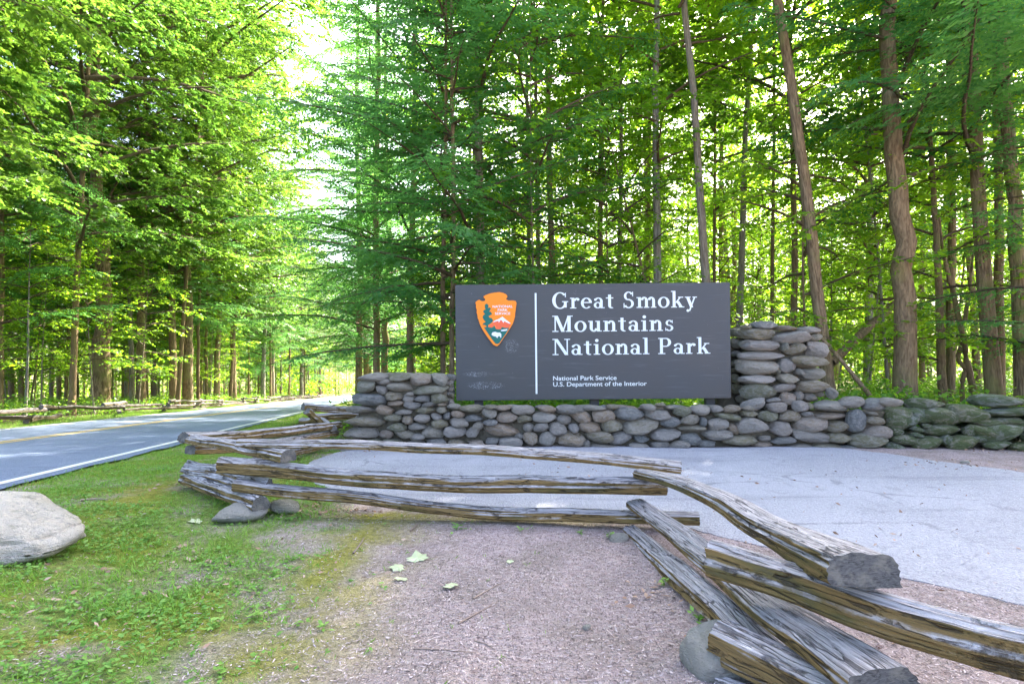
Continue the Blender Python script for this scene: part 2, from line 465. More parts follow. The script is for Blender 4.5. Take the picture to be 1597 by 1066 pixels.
# ------------------------------------------------------------------ terrain
DS = np.array([-0.2186, 0.9758]); DN = np.array([0.9758, 0.2186])      # along and across the road
def SN(x, y):
    return DS[0] * x + DS[1] * y, DN[0] * x + DN[1] * y
def XY(s, n):
    return DS[0] * s + DN[0] * n, DS[1] * s + DN[1] * n
def road_z(s):
    s = np.maximum(s, -12.0)
    return 0.43 - 0.0615 * np.minimum(s, 160)
def terrain(x, y):
    x = np.asarray(x, float); y = np.asarray(y, float)
    s, n = SN(x, y)
    rz = road_z(s)
    nb = -1.2 + 2.7 * sstep(5, 9, s) + 7.5 * sstep(12, 40, s)
    w = 1 - sstep(-3.7, nb, n)
    base = -0.03 * np.clip(s - 14, 0, 120)
    z = base * (1 - w) + rz * w
    far = sstep(9.6, 13, y) * sstep(-3.0, -1.0, n)
    z = z + far * (fbm(x * 0.35, y * 0.35, 5) - 0.45) * 0.5
    lf = 1 - sstep(-14.5, -11.4, n)
    z = z + lf * (0.12 + 0.4 * (fbm(x * 0.3, y * 0.3, 9) - 0.4))
    near = sstep(-3.6, -2.6, n)
    z = z + near * 0.03 * (fbm(x * 1.3, y * 1.3, 3) - 0.5) * (1 - sstep(9, 10, y))
    return z

PAD = [(-2.62, 8.75), (-2.72, 7.6), (-2.45, 6.6), (-1.75, 5.75), (-1.05, 5.30), (0.2, 5.06), (1.25, 4.86), (1.9, 4.15), (2.5, 3.55), (3.05, 3.05), (4.2, 2.1), (5.6, 1.1), (7.6, 0.2), (9.4, 1.6), (7.7, 4.6), (6.35, 6.3), (5.95, 7.1), (5.45, 8.1), (4.9, 8.75)]
PADA = np.array(PAD)
def inside(poly, x, y):
    x = np.asarray(x); y = np.asarray(y)
    r = np.zeros(x.shape, bool)
    n = len(poly)
    for i in range(n):
        x1, y1 = poly[i]; x2, y2 = poly[(i + 1) % n]
        c = ((y1 > y) != (y2 > y)) & (x < (x2 - x1) * (y - y1) / (y2 - y1 + 1e-12) + x1)
        r ^= c
    return r
def pdist(poly, x, y):
    d = np.full(np.shape(x), 1e9)
    for i in range(len(poly)):
        a = np.array(poly[i]); b = np.array(poly[(i + 1) % len(poly)])
        ab = b - a; t_ = np.clip(((x - a[0]) * ab[0] + (y - a[1]) * ab[1]) / (ab @ ab), 0, 1)
        d = np.minimum(d, np.hypot(x - a[0] - t_ * ab[0], y - a[1] - t_ * ab[1]))
    return d

def grass_mask(x, y):
    s, n = SN(x, y)
    nz = fbm(x * 1.1 + 3, y * 1.1, 21, 4) - 0.5
    g = 1 - sstep(-1.85, -0.95, x + 0.12 * (y - 2.4) * (y < 4.5) + 1.6 * nz)
    g = np.maximum(g, (sstep(6.0, 7.0, y) * (1 - sstep(-2.6, -2.2, x + 0.5 * nz))))
    return g * sstep(-0.14, 0.12, nz + 0.15)
def moss_mask(x, y):
    nz = fbm(x * 1.7 + 9, y * 1.7 + 4, 33, 4) - 0.5
    m = (1 - sstep(-1.3, -0.25, x + 0.8 * nz)) * 0.9
    strip = np.exp(-((y - (5.02 - 0.085 * x)) / 0.22) ** 2) * sstep(-1.9, -1.3, x) * (1 - sstep(0.1, 1.4, x))
    return np.clip(np.maximum(m * sstep(-0.1, 0.12, nz + 0.04), strip * sstep(-0.15, 0.05, nz + 0.08)), 0, 1)
def forest_mask(x, y):
    s, n = SN(x, y)
    a = sstep(9.0, 9.8, y) * sstep(-3.4, -2.4, n)
    b = 1 - sstep(-12.6, -11.6, n)
    return np.clip(np.maximum(a, b), 0, 1)

def gl(a, b, fa, fb, fs, grow):
    """grid lines from a to b, spacing fs inside [fa, fb], growing outside"""
    mid = list(np.arange(fa, fb, fs)); L = []; x = fa; d = fs
    while x > a:
        d *= grow; x -= d; L.append(x)
    U = []; x = mid[-1]; d = fs
    while x < b:
        d *= grow; x += d; U.append(x)
    return np.array(L[::-1] + mid + U)
gx = gl(-260, 260, -6.5, 6.5, 0.075, 1.09)
gy = gl(-40, 420, 1.6, 9.6, 0.075, 1.08)
X, Y = np.meshgrid(gx, gy)
Z = terrain(X, Y)
s_, n_ = SN(X, Y)
Z = Z - 0.06 * (inside(PAD, X, Y) & (pdist(PAD, X, Y) > 0.25))
Z = Z - 0.10 * ((n_ > -10.6) & (n_ < -4.15))
Z = Z + 0.010 * (fbm(X * 9, Y * 9, 2) - 0.5) * (np.hypot(X, Y) < 12)
nx, ny = len(gx), len(gy)
i = np.arange(ny - 1)[:, None] * nx; j = np.arange(nx - 1)[None, :]
F = np.stack([i + j, i + j + 1, i + nx + j + 1, i + nx + j], -1).reshape(-1, 4)
me = np_mesh('ground', np.stack([X, Y, Z], -1).reshape(-1, 3), F, [M['ground']], True,
             attrs={'grass': grass_mask(X, Y).ravel(), 'moss': moss_mask(X, Y).ravel(), 'forest': forest_mask(X, Y).ravel()})
tag(link('ground', me), kind='structure')

# paved pull-out
bd = []
for k in range(len(PAD)):
    a, b = np.array(PAD[k]), np.array(PAD[(k + 1) % len(PAD)])
    m = max(2, int(np.linalg.norm(b - a) / 0.05))
    for q in range(m):
        bd.append(a + (b - a) * q / m)
bd = np.array(bd)
for _ in range(20):
    bd = 0.5 * bd + 0.25 * np.roll(bd, 1, 0) + 0.25 * np.roll(bd, -1, 0)
bd = bd + 0.10 * (np.stack([fbm(bd[:, 0] * 3, bd[:, 1] * 3, 41), fbm(bd[:, 0] * 3, bd[:, 1] * 3, 47)], -1) - 0.5) + 0.03 * (np.stack([vnoise(bd[:, 0] * 17, bd[:, 1] * 17, 4), vnoise(bd[:, 0] * 17, bd[:, 1] * 17, 7)], -1) - 0.5)
bm = bmesh.new()
tz = terrain(bd[:, 0], bd[:, 1])
vs = [bm.verts.new((p[0], p[1], z + 0.005)) for p, z in zip(bd, tz)]
es = [bm.edges.new((vs[k], vs[(k + 1) % len(vs)])) for k in range(len(vs))]
bmesh.ops.triangle_fill(bm, use_beauty=True, use_dissolve=False, edges=es)
low = [bm.verts.new((p[0], p[1], z - 0.05)) for p, z in zip(bd, tz)]
for k in range(len(vs)):
    q = (k + 1) % len(vs)
    bm.faces.new((vs[k], low[k], low[q], vs[q]))
bmesh.ops.recalc_face_normals(bm, faces=bm.faces)
me = bpy.data.meshes.new('pull_out_pavement'); bm.to_mesh(me); bm.free(); me.materials.append(M['pad'])
tag(link('pull_out_pavement', me), kind='structure')

# road and its lines
def strip(name, n0, n1, mat, dz, s0=-12, s1=160, wob=0.0):
    ss = np.concatenate([np.arange(s0, 30, 0.4), np.arange(30, s1, 2.0)])
    w0 = wob * (vnoise(ss * 2.3, ss * 0 + 3, 5) - 0.5); 
    a = np.stack([*XY(ss, n0 + w0 * 0.6), road_z(ss) + dz], -1); b = np.stack([*XY(ss, n1 + w0), road_z(ss) + dz], -1)
    V = np.stack([a, b], 1).reshape(-1, 3)
    k = np.arange(len(ss) - 1) * 2
    F = np.stack([k, k + 1, k + 3, k + 2], -1)
    return tag(link(name, np_mesh(name, V, F, [mat])), kind='structure')
strip('road', -11.05, -3.82, M['road'], 0.03, wob=0.14)
strip('white_edge_line', -4.16, -4.03, M['paint_white'], 0.035)
strip('white_edge_line', -10.75, -10.65, M['paint_white'], 0.035)
strip('yellow_centre_line', -7.92, -7.82, M['paint_yellow'], 0.035)
strip('yellow_centre_line', -7.68, -7.58, M['paint_yellow'], 0.035)

# ------------------------------------------------------------------ stones
def stone_mesh(name, seed, sub, boxy, mat, rough=0.16):
    rg = np.random.RandomState(seed)
    bm = bmesh.new()
    bmesh.ops.create_icosphere(bm, subdivisions=sub, radius=1.0)
    V = np.array([v.co[:] for v in bm.verts])
    # planes cut the sphere so that facets read
    for k in range(boxy):
        d = rg.normal(size=3) * [1, 1, .8]; d /= np.linalg.norm(d); lim = rg.uniform(0.52, 0.86)
        dd = V @ d; over = np.maximum(dd - lim, 0)
        V = V - np.outer(over * 0.93, d)
    e = rg.uniform(1.9, 3.0)
    nrm = (np.abs(V) ** e).sum(1) ** (1 / e)
    V = 0.35 * V / nrm[:, None] + 0.65 * V
    off = rg.uniform(0, 50, 3)
    d = fbm(V[:, 0] * 1.3 + off[0] + V[:, 2] * 0.7, V[:, 1] * 1.3 + off[1] - V[:, 2] * 0.9, seed, 3) - 0.5
    d2 = fbm(V[:, 0] * 4 + off[0] + V[:, 2] * 2.7, V[:, 1] * 4 + off[1] - V[:, 2] * 3.1, seed + 3, 2) - 0.5
    V = V * (1 + rough * 2 * d + rough * 0.5 * d2)[:, None]
    V[:, 0] += 0.16 * rg.uniform(-1, 1) * V[:, 2]
    lo, hi = V.min(0), V.max(0)
    V = (V - (lo + hi) / 2) / ((hi - lo) / 2)
    for v, c in zip(bm.verts, V): v.co = c
    for f in bm.faces: f.smooth = True
    bm.normal_update()
    for e in bm.edges:
        if e.is_manifold and e.calc_face_angle(0) > R(24): e.smooth = False
    me = bpy.data.meshes.new(name); bm.to_mesh(me); bm.free(); me.materials.append(mat)
    return me
STONES = [stone_mesh('stone', 100 + k, 3, 7 + k % 7, M['stone'], 0.15 + 0.05 * (k % 3)) for k in range(22)]
MOSSY = [stone_mesh('boulder', 300 + k, 3, 9 + k % 5, M['stone_moss'], 0.15) for k in range(8)]

# traced on the wall's face: centre x, centre y, width, height, tilt
WALL = """580 588 46 12.5 0;622.5 587.5 36 12 0;655 591.5 35 19 0;684.5 592 26 19 0;569.5 603 29 18 0;598.5 595.5 24 9.5 4;593.5 608.5 19 14 0;623 603 41 15 0
668.5 609 56 14 2;575 623.5 51 19 0;612.5 617.7 31 13 0;636.6 621.3 19.5 11.5 0;639 614 12 5 -10;658 621.5 24 10.5 0;684.3 621.2 26 14.5 4;615 629 27 8 0;641 633 28 12 10
667.8 630.7 23 8.5 -4;687.5 631 15 5 0;559.8 639.6 50 11.5 0;599.6 639.6 28 13.5 12;628.3 642.8 26 8 0;661.7 640 36 11 -8;688 639 16 9 0;706.8 634.3 21 9.5 0
567 657.3 63 14.5 0;611.6 651.8 27 13 0;635 654.6 18 12.5 0;657 652.3 25 13.5 0;679.8 650.5 18 10 12;696 648.5 12 12 0;713.3 646 21 10 -8;735 637.8 37 12 0
618.3 666.5 30 13 0;650 665.2 28 11 0;685.3 660.5 25.5 13 8;715.6 659.3 29 15 -4;738.2 652.8 27 10.5 0;763.2 644 23 16 0;766 634 22 5 0;784.5 636.5 29 8 2
764.5 658.8 22 9.5 8;745 664.4 18.5 12.5 8;561.3 675 54 16 0;601.8 677.2 22 11.5 0;629.6 676.8 32 12.5 5;650.6 682 24 10 0;674 674 35 19 0;708.6 673.6 33 18 -5;737 674.4 22 15.5 -20
781.5 671.3 65 20 6;791.4 650.7 32 16.5 0;815.8 640 35 15 -4;818.6 653.5 25 12 0;853.3 638 28 10.5 0;849.6 650.7 36 16 0;890 639 45 14 0;879 654.4 23 15.5 -5
907.4 650 33 19 20;942.4 649 34 19 5;930 637 35 8 0;956 635 19 8 0;982.7 646 46 19 3;824.3 667 16.5 13 0;844 665.8 23 14 0;870.3 669 29 19 -10;895.6 667.8 18 14 25
921 667.4 33 17 5;956 664 32 19 5;1000 665 55 25 8;809 680.8 17 12 10;826.8 683.3 22 21 0;853 684.5 28 22 0;889.5 685.3 46 25 10;796 690 37 16 0;914 692.6 14 12 -30
935 683 44 18 -4;969.7 683.7 37 19 -10;1001.5 684 24 12 0;944 698 48 9 0;997 695.5 33 9 0;768 688 22 10 0;1011 635.7 22 10.5 0;1030 631.6 15 7 0;1028 646.6 42 16 5
1045 635 14 6 0;1065.5 641.8 28 15 0;1093.6 639.3 28 16 0;1119 637.3 21 11 0;1136 649.5 44 11 -4;1144 638 28 11 0;1046 658.4 32 17 8;1077 654.4 29 16 0;1098 657.6 11 14 0
1119.7 663 31 21 0;1080.6 669.9 41 11 0;1038.3 678.4 46 20 0;1079 686 34 19 0;1120.5 678.8 46 17 12;1146.6 669.9 22 12 -40;1176.3 665 53 25 -6;1219.9 668.2 33 22 0
1156.4 687.4 55 15 0;1194.6 684.5 18 9 0;1223 687 36 11 0;1059.9 693 32 12 0;1029 694 27 10 0;1103 692.7 27 12 0;1191 693 31 7 0;1167.8 635.7 19 9 0;1171.4 644.6 27 11 0
1178 632 38 17 -12;1200 649 31 16 -4;1213 636 29 15 5;1235 649 35 16 0;1266 662 54 26 8;1267 681 60 19 -6;1311 682.5 34 15 0;1309 665.7 38 17 0;1260 646 17 7.5 6
1299 649.6 50 10 0;1299 633 50 16 0;1330 628 42 18 0;1368.5 631 34 19 0;1389 627 40 13 -4;1338 656 27 33 0;1362 645 19 6 0;1366.5 656 29 13 12;1373 675 44 22 -8
1358 687 55 24 -5;1301 614 16 16 0;1268 619.5 23 12 0;1249 617.5 14 14 0;1282 615 12 8 0;1265 633 10 9 0;1251 633 25 17 0
1194 507 35 13 0;1151.8 518 24 11 0;1167 509.7 16 7 10;1184.5 521 48 17 3;1229 511 37 8.5 0;1265 514.3 36 10.5 2;1237 526 54 18 -5;1274 526.6 21 11 0;1190.9 537.9 58 16 0
1225 540.6 11 14 0;1242 544 32 15 10;1275 545.6 32 28 -25;1152 535 22 15 0;1149.5 551 15 8 0;1190 553.7 67 13 0;1262 563.5 56 18 -3;1183.5 572 56 25 6;1229.6 570 30 22 -6
1153 566 21 11 0;1150 577 17 8 0;1250 580 10 10 0;1214 579 8 9 0;1271.5 584.5 44 19 5;1186 592 54 14 0;1231 590 34 15 0;1149.7 590.6 16 14 0;1224.6 604.7 38 14 -5
1271.4 603 52 18 3;1154 606 23 15 0;1190 611 55 25 -4;1229.6 622 25 20 0;1158.5 622.6 16 12 0;1205.6 625 20 9 8
545 692 34 14 0;580 692 34 14 0;612 692 30 14 0;645 694 36 13 0;680 693 34 16 0;714 694 32 15 0;744 695 28 15 0;540 706 30 12 0;572 707 36 12 0;606 707 34 12 0;640 706 34 11 0;672 706 28 10 0;704 705 30 9 0;738 704 32 8 0
1250 697 40 8 0;1292 697 42 9 0;1328 700 34 9 0"""
YW = 8.74
def at_wall(px, py):
    """depth of the wall's face: the pillars lean back as they rise, the tall one sits behind the sign's end"""
    if px > 1141 and py < 632 and px < 1300:
        y = 8.86 + (632 - py) / 130 * 0.16
        if px < 1162: y = max(y, 9.22) + 0.10
        return y
    if px < 705 and py < 632: return 8.74 + (632 - py) * 0.0012
    if px > 1300: return 8.72 - (px - 1300) * 0.0012
    return YW
wall = empty('stone_wall', (1.2, 9.0, 0.0))
tag(wall, 'grey river stone wall with two raised end pillars, standing under and beside the sign', 'stone wall')
bpy.context.view_layer.update()
winv = Matrix.Translation((-1.2, -9.0, 0.0))
rg = random.Random(3)
cnt = 0
for row in WALL.replace('\n', ';').split(';'):
    px, py, w, h, rot = map(float, row.split())
    Yf = at_wall(px, py)
    hw = w / 2 * Yf / FPX * 1.08; hh = h / 2 * Yf / FPX * 1.12
    dp = min(0.22, max(0.11, 0.85 * hw))
    p = P(px, py, Yf)
    o = link('stone', STONES[rg.randrange(len(STONES))], wall, (p.x - 1.2, Yf + dp * 0.55 + rg.uniform(-0.025, 0.025) - 9.0, p.z),
             (rg.uniform(-0.10, 0.10), R(-rot) + rg.uniform(-0.04, 0.04), rg.choice((0, math.pi)) + rg.uniform(-0.12, 0.12)), (hw, dp, hh))
    cnt += 1
# cap stones and returns behind the face, seen from above or from the side
def extra(x, y, z, hw, hd, hh):
    link('stone', STONES[rg.randrange(len(STONES))], wall, (x - 1.2, y - 9.0, z), (rg.uniform(-.1, .1), rg.uniform(-.1, .1), rg.uniform(-.3, .3)), (hw, hd, hh))
x = -0.75
while x < 3.3:
    w = rg.uniform(0.12, 0.22); extra(x + w, 9.0, 0.575, w * 1.05, 0.12, 0.055); x += 2 * w
for k in range(4):
    extra(-2.0 + 0.32 * k, 9.12, 1.06 + rg.uniform(-.02, .02), 0.17, 0.17, 0.07)
for k in range(4):
    extra(3.72 + 0.30 * k, 9.33, 1.76 + rg.uniform(-.02, .03), 0.16, 0.18, 0.07)
for k in range(9):
    extra(-2.45 + 0.02 * k, 9.12, 0.06 + 0.12 * k, 0.10, 0.20, 0.065)
for k in range(8):
    extra(-0.98, 9.08, 0.66 + 0.055 * k, 0.06, 0.16, 0.045)
for k in range(9):
    extra(4.80 - 0.035 * k, 9.28, 0.72 + 0.13 * k, 0.10, 0.20, 0.07)
# the packed core
g = Geo()
def boxq(x0, x1, y0, y1, z0, z1, tx=0.0, ty=0.0):
    V = np.array([(x0, y0, z0), (x1, y0, z0), (x1, y1, z0), (x0, y1, z0), (x0 + tx, y0 + ty, z1), (x1 - tx, y0 + ty, z1), (x1 - tx, y1 - ty, z1), (x0 + tx, y1 - ty, z1)])
    F = np.array([(0, 3, 2, 1), (4, 5, 6, 7), (0, 1, 5, 4), (1, 2, 6, 5), (2, 3, 7, 6), (3, 0, 4, 7)])
    return V, F
g.add(*boxq(-2.42, 5.9, 8.86, 9.16, -0.35, 0.54, 0.03, 0.01))
g.add(*boxq(-2.38, -0.98, 8.84, 9.30, -0.35, 1.05, 0.05, 0.03))
g.add(*boxq(3.74, 4.78, 9.05, 9.55, -0.35, 1.74, 0.06, 0.05))
g.add(*boxq(3.42, 3.80, 9.42, 9.60, -0.35, 1.66, 0.01, 0.01))
V, F = g.get(); V = V - np.array([1.2, 9.0, 0])
link('core', np_mesh('core', V, F, [M['core']]), wall)

BW = """1408 653 52 33 0;1438 647 40 22 -6;1477 651.5 68 30 -14;1452 631 56 18 0;1513 645 61 27 0;1572 626 78 18 0;1580 643 78 14 0;1475 672 52 18 0;1451 692.5 46 22 0;1505.5 692 47 23 0
1541 677 50 17 -20;1568 672 84 28 -14;1414 687 40 16 0;1432 670 18 9 4;1447.5 665 15 8 0;1431 679 20 8 4;1572 656 54 10 0;1604 664 34 16 0;1527 685.5 24 10 0;1400 699 34 15 0;1513 672 18 16 0;1604 701 44 18 0
1640 630 60 26 0;1650 655 70 26 0;1640 682 66 26 0;1700 650 60 36 0;1700 684 66 30 0;1560 694 40 14 0;1545 660 40 12 0;1476 686 20 14 0;1400 672 20 12 0"""
bw = tag(empty('boulder_wall', (7.2, 8.6, 0)), 'low tumbled wall of mossy green boulders running on from the tall stone pillar', 'boulder wall')
for row in BW.replace('\n', ';').split(';'):
    px, py, w, h, rot = map(float, row.split())
    Yf = 8.62 - (px - 1400) * 0.0012 + (700 - py) * 0.004
    hw = w / 2 * Yf / FPX * 1.06; hh = h / 2 * Yf / FPX * 1.12
    dp = min(0.32, max(0.10, 0.8 * hw))
    p = P(px, py, Yf)
    link('boulder', MOSSY[rg.randrange(len(MOSSY))], bw, (p.x - 7.2, Yf + dp * 0.5 - 8.6, p.z), (rg.uniform(-.1, .1), R(-rot), rg.choice((0, math.pi)) + rg.uniform(-.15, .15)), (hw, dp, hh))
for k in range(14):
    link('boulder', MOSSY[rg.randrange(len(MOSSY))], bw, (-1.3 + 0.3 * k + rg.uniform(-.1, .1), 0.45 + rg.uniform(-.1, .1), 0.14 + 0.28 * (k % 2)), (rg.uniform(-.2, .2), rg.uniform(-.2, .2), rg.uniform(0, 6)), (0.30, 0.25, 0.17))

def big_rock(name, seed, loc, scl, rot, mat, label, cat, sub=5):
    me = stone_mesh(name, seed, sub, 6, mat, 0.16)
    V = np.array([v.co[:] for v in me.vertices])
    d = fbm(V[:, 0] * 5 + V[:, 2] * 2 + 20, V[:, 1] * 5 + V[:, 2] * 3 + 9, seed, 4) - 0.5
    V *= (1 + 0.06 * d)[:, None]
    if name == 'boulder':
        q = sstep(-0.1, 1.0, V[:, 0])
        V[:, 2] = np.where(V[:, 2] > 0, V[:, 2] * (1 - 0.42 * q), V[:, 2] * (1 - 0.55 * q) + 0.10 * q)
        cr = np.abs(V[:, 2] - 0.10 - 0.25 * V[:, 0] - 0.3 * (fbm(V[:, 0] * 2, V[:, 1] * 2, 8) - .5)); V *= (1 - 0.035 * np.exp(-(cr / 0.03) ** 2))[:, None]
    me.vertices.foreach_set('co', V.astype(np.float32).ravel()); me.update()
    return tag(link(name, me, None, loc, rot, scl), label, cat)
big_rock('boulder', 403, (-3.56, 3.9, 0.15), (0.62, 0.44, 0.30), (0.05, 0.02, 0.10), M['boulder'], 'large pale smooth boulder lying on the grass beside the road', 'boulder')
big_rock('rock', 411, (P(375, 804, 4.86).x, 4.88, 0.055), (0.215, 0.16, 0.085), (0, 0, 0.1), M['rock'], 'flat grey rock under the near zigzag corner of the rail fence by the grass', 'rock', 4)
big_rock('rock', 417, (P(440, 785, 5.1).x, 5.12, 0.05), (0.14, 0.12, 0.07), (0, 0.1, 0.4), M['rock'], 'small grey rock tucked behind the flat rock beneath the fence corner', 'rock', 4)
big_rock('rock', 431, (P(1130, 1035, 2.52).x, 2.55, 0.05), (0.165, 0.16, 0.155), (0, 0.2, 0.5), M['rock'], 'round grey rock propping the closest corner of the rail fence', 'rock', 4)
big_rock('rock', 437, (P(965, 848, 4.35).x, 4.35, 0.005), (0.085, 0.07, 0.04), (0, 0, 0.3), M['rock'], 'small pale stone in the dirt at the bend of the fence', 'rock', 3)
big_rock('rock', 441, (P(915, 982, 2.92).x, 2.92, 0.01), (0.022, 0.02, 0.015), (0, 0, 0.3), M['rock'], 'tiny pebble lying alone on the bark mulch', 'pebble', 2)
big_rock('rock', 443, (P(1505, 722, 7.45).x, 7.45, 0.01), (0.07, 0.05, 0.025), (0, 0, 0.3), M['rock'], 'small pale stone on the brown dirt before the mossy boulders', 'rock', 2)

# ------------------------------------------------------------------ the park sign
YS = 9.02
def SX(px): return (px - HX) / FPX * YS
def SZ(py): return HC - (py - HY) / FPX * YS
x0, x1 = SX(710.5), SX(1139.5); z1, z0 = SZ(442), SZ(622.5)
cx, cz = (x0 + x1) / 2, (z0 + z1) / 2
sign = empty('park_sign', (cx, YS, cz), (0, R(-0.55), 0))
tag(sign, 'wide dark grey national park entrance sign with orange arrowhead emblem above the stone wall', 'sign')
def prism(name, pts, ya, yb, mat, side=None, parent=None):
    """outline pts (x,z) extruded from depth ya (front) to yb (back)"""
    bm = bmesh.new()
    f = [bm.verts.new((p[0], ya, p[1])) for p in pts]; b = [bm.verts.new((p[0], yb, p[1])) for p in pts]
    tess = tessellate_polygon([[Vector((p[0], p[1], 0)) for p in pts]])
    for tr_ in tess: bm.faces.new([f[q] for q in tr_])
    for k in range(len(pts)):
        q = (k + 1) % len(pts)
        s_ = bm.faces.new((f[k], f[q], b[q], b[k])); s_.material_index = 1 if side else 0
    for tr_ in tess: bm.faces.new([b[q] for q in tr_[::-1]])
    bmesh.ops.recalc_face_normals(bm, faces=bm.faces)
    me = bpy.data.meshes.new(name); bm.to_mesh(me); bm.free(); me.materials.append(mat)
    if side: me.materials.append(side)
    return link(name, me, parent)
W2, H2 = (x1 - x0) / 2, (z1 - z0) / 2
bm = bmesh.new(); bmesh.ops.create_cube(bm, size=1.0)
for v in bm.verts: v.co = (v.co.x * 2 * W2, v.co.y * 0.10 + 0.05, v.co.z * 2 * H2)
bmesh.ops.bevel(bm, geom=bm.edges[:], offset=0.008, segments=2, affect='EDGES')
me = bpy.data.meshes.new('panel'); bm.to_mesh(me); bm.free(); me.materials.append(M['sign']); link('panel', me, sign)
def lx(px): return SX(px) - cx
def lz(py): return SZ(py) - cz
for pxp in (745, 928, 1111):
    prism('post', [(lx(pxp) - 0.07, -H2 - 1.0), (lx(pxp) + 0.07, -H2 - 1.0), (lx(pxp) + 0.07, H2 - 0.15), (lx(pxp) - 0.07, H2 - 0.15)], 0.105, 0.21, M['post'], parent=sign)
prism('divider_line', [(lx(834.6), lz(613)), (lx(837.4), lz(613)), (lx(837.4), lz(456)), (lx(834.6), lz(456))], -0.004, 0.01, M['letter'], parent=sign)

def ring(cx_, cy_, rx, ry, tx, ty, a0, a1, n=22):
    a = np.radians(np.linspace(a0, a1, n))
    o = [(cx_ + rx * math.cos(q), cy_ + ry * math.sin(q)) for q in a]
    i_ = [(cx_ + (rx - tx) * math.cos(q), cy_ + (ry - ty) * math.sin(q)) for q in a]
    return [[o[k], o[k + 1], i_[k + 1], i_[k]] for k in range(n - 1)]
def rc(x0, y0, x1, y1): return [[(x0, y0), (x1, y0), (x1, y1), (x0, y1)]]
def dg(xa, ya, xb, yb, w): return [[(xa, ya), (xa + w, ya), (xb + w, yb), (xb, yb)]]
def dot(x, y, r, n=12): return [[(x + r * math.cos(2 * math.pi * k / n), y + r * math.sin(2 * math.pi * k / n)) for k in range(n)]]
XH, S = 0.66, 0.165
def st(x, y0, y1, w=S): return rc(x, y0, x + w, y1)
def sf(x0, x1, y): return rc(x0, y, x1, y + 0.055)
GL = {
 'G': (0.98, ring(.46, .5, .45, .525, .19, .07, 42, 322) + rc(.68, .06, .84, .42) + sf(.57, .93, .40) + rc(.74, .70, .80, .97)),
 'r': (0.56, st(.09, 0, XH) + sf(0, .36, 0) + sf(0, .2, XH - .055) + ring(.40, .42, .2, .24, .12, .10, 55, 165) + dot(.46, .56, .085)),
 'e': (0.68, ring(.33, .325, .32, .345, .16, .065, 8, 318) + rc(.12, .33, .64, .39)),
 'a': (0.66, ring(.25, .19, .235, .2, .14, .06, 0, 360) + rc(.38, .05, .53, .5) + ring(.28, .44, .25, .225, .14, .07, 0, 140) + dot(.11, .53, .075) + sf(.40, .64, 0)),
 't': (0.50, st(.13, .12, .84) + rc(.0, XH - .06, .43, XH) + ring(.33, .16, .2, .175, .165, .07, 180, 300)),
 'S': (0.74, ring(.34, .745, .27, .275, .14, .07, 25, 262) + ring(.34, .265, .30, .285, .15, .07, -155, 88) + dg(.25, .56, .36, .46, .14) + rc(.55, .72, .60, 1.0) + rc(.05, 0.0, .10, .30)),
 'm': (1.16, st(.09, 0, XH) + sf(0, .35, 0) + sf(0, .2, XH - .055) + st(.49, 0, .48) + sf(.42, .73, 0) + st(.90, 0, .48) + sf(.83, 1.14, 0) + ring(.44, .43, .215, .25, .16, .09, 0, 165) + ring(.85, .43, .215, .25, .16, .09, 0, 165)),
 'o': (0.72, ring(.35, .325, .335, .345, .165, .06, 0, 360, 30)),
 'k': (0.74, st(.09, 0, 1.03) + sf(0, .34, 0) + sf(0, .2, .975) + dg(.22, .28, .50, XH, .09) + dg(.50, 0, .27, .40, .19) + sf(.44, .76, 0) + sf(.40, .70, XH - .055)),
 'y': (0.70, dg(.30, 0, .06, XH, .18) + dg(.22, -.22, .53, XH, .085) + sf(0, .33, XH - .055) + sf(.44, .70, XH - .055) + dot(.17, -.20, .085)),
 'M': (1.16, rc(.13, 0, .20, 1) + dg(.50, 0, .12, 1, .19) + dg(.54, 0, .86, 1, .08) + rc(.84, 0, 1.02, 1) + sf(0, .34, 0) + sf(.74, 1.14, 0) + sf(0, .30, .945) + sf(.86, 1.14, .945)),
 'u': (0.78, st(.09, .16, XH) + sf(0, .2, XH - .055) + st(.49, 0, XH) + sf(.40, .5, XH - .055) + sf(.6, .76, 0) + ring(.315, .235, .225, .25, .16, .09, 180, 350)),
 'n': (0.78, st(.09, 0, XH) + sf(0, .35, 0) + sf(0, .2, XH - .055) + st(.50, 0, .48) + sf(.42, .76, 0) + ring(.44, .43, .225, .25, .165, .09, 0, 165)),
 'i': (0.40, st(.10, 0, XH) + sf(0, .37, 0) + sf(0, .2, XH - .055) + dot(.18, .88, .10)),
 's': (0.58, ring(.27, .49, .2, .185, .12, .06, 20, 262) + ring(.27, .175, .225, .19, .13, .06, -155, 88) + dg(.20, .37, .28, .31, .12) + rc(.42, .47, .46, .66) + rc(.05, 0, .09, .2)),
 'N': (1.00, rc(.13, 0, .20, 1) + dg(.70, 0, .10, 1, .20) + rc(.80, 0, .87, 1) + sf(0, .34, 0) + sf(0, .28, .945) + sf(.67, 1.0, .945)),
 'l': (0.40, st(.10, 0, 1.03) + sf(0, .37, 0) + sf(0, .2, .975)),
 'P': (0.80, st(.10, 0, 1) + sf(0, .40, 0) + sf(0, .3, .945) + rc(.26, .94, .44, 1.0) + rc(.26, .45, .44, .51) + ring(.44, .725, .29, .275, .175, .06, -90, 90)),
 ' ': (0.36, []),
}
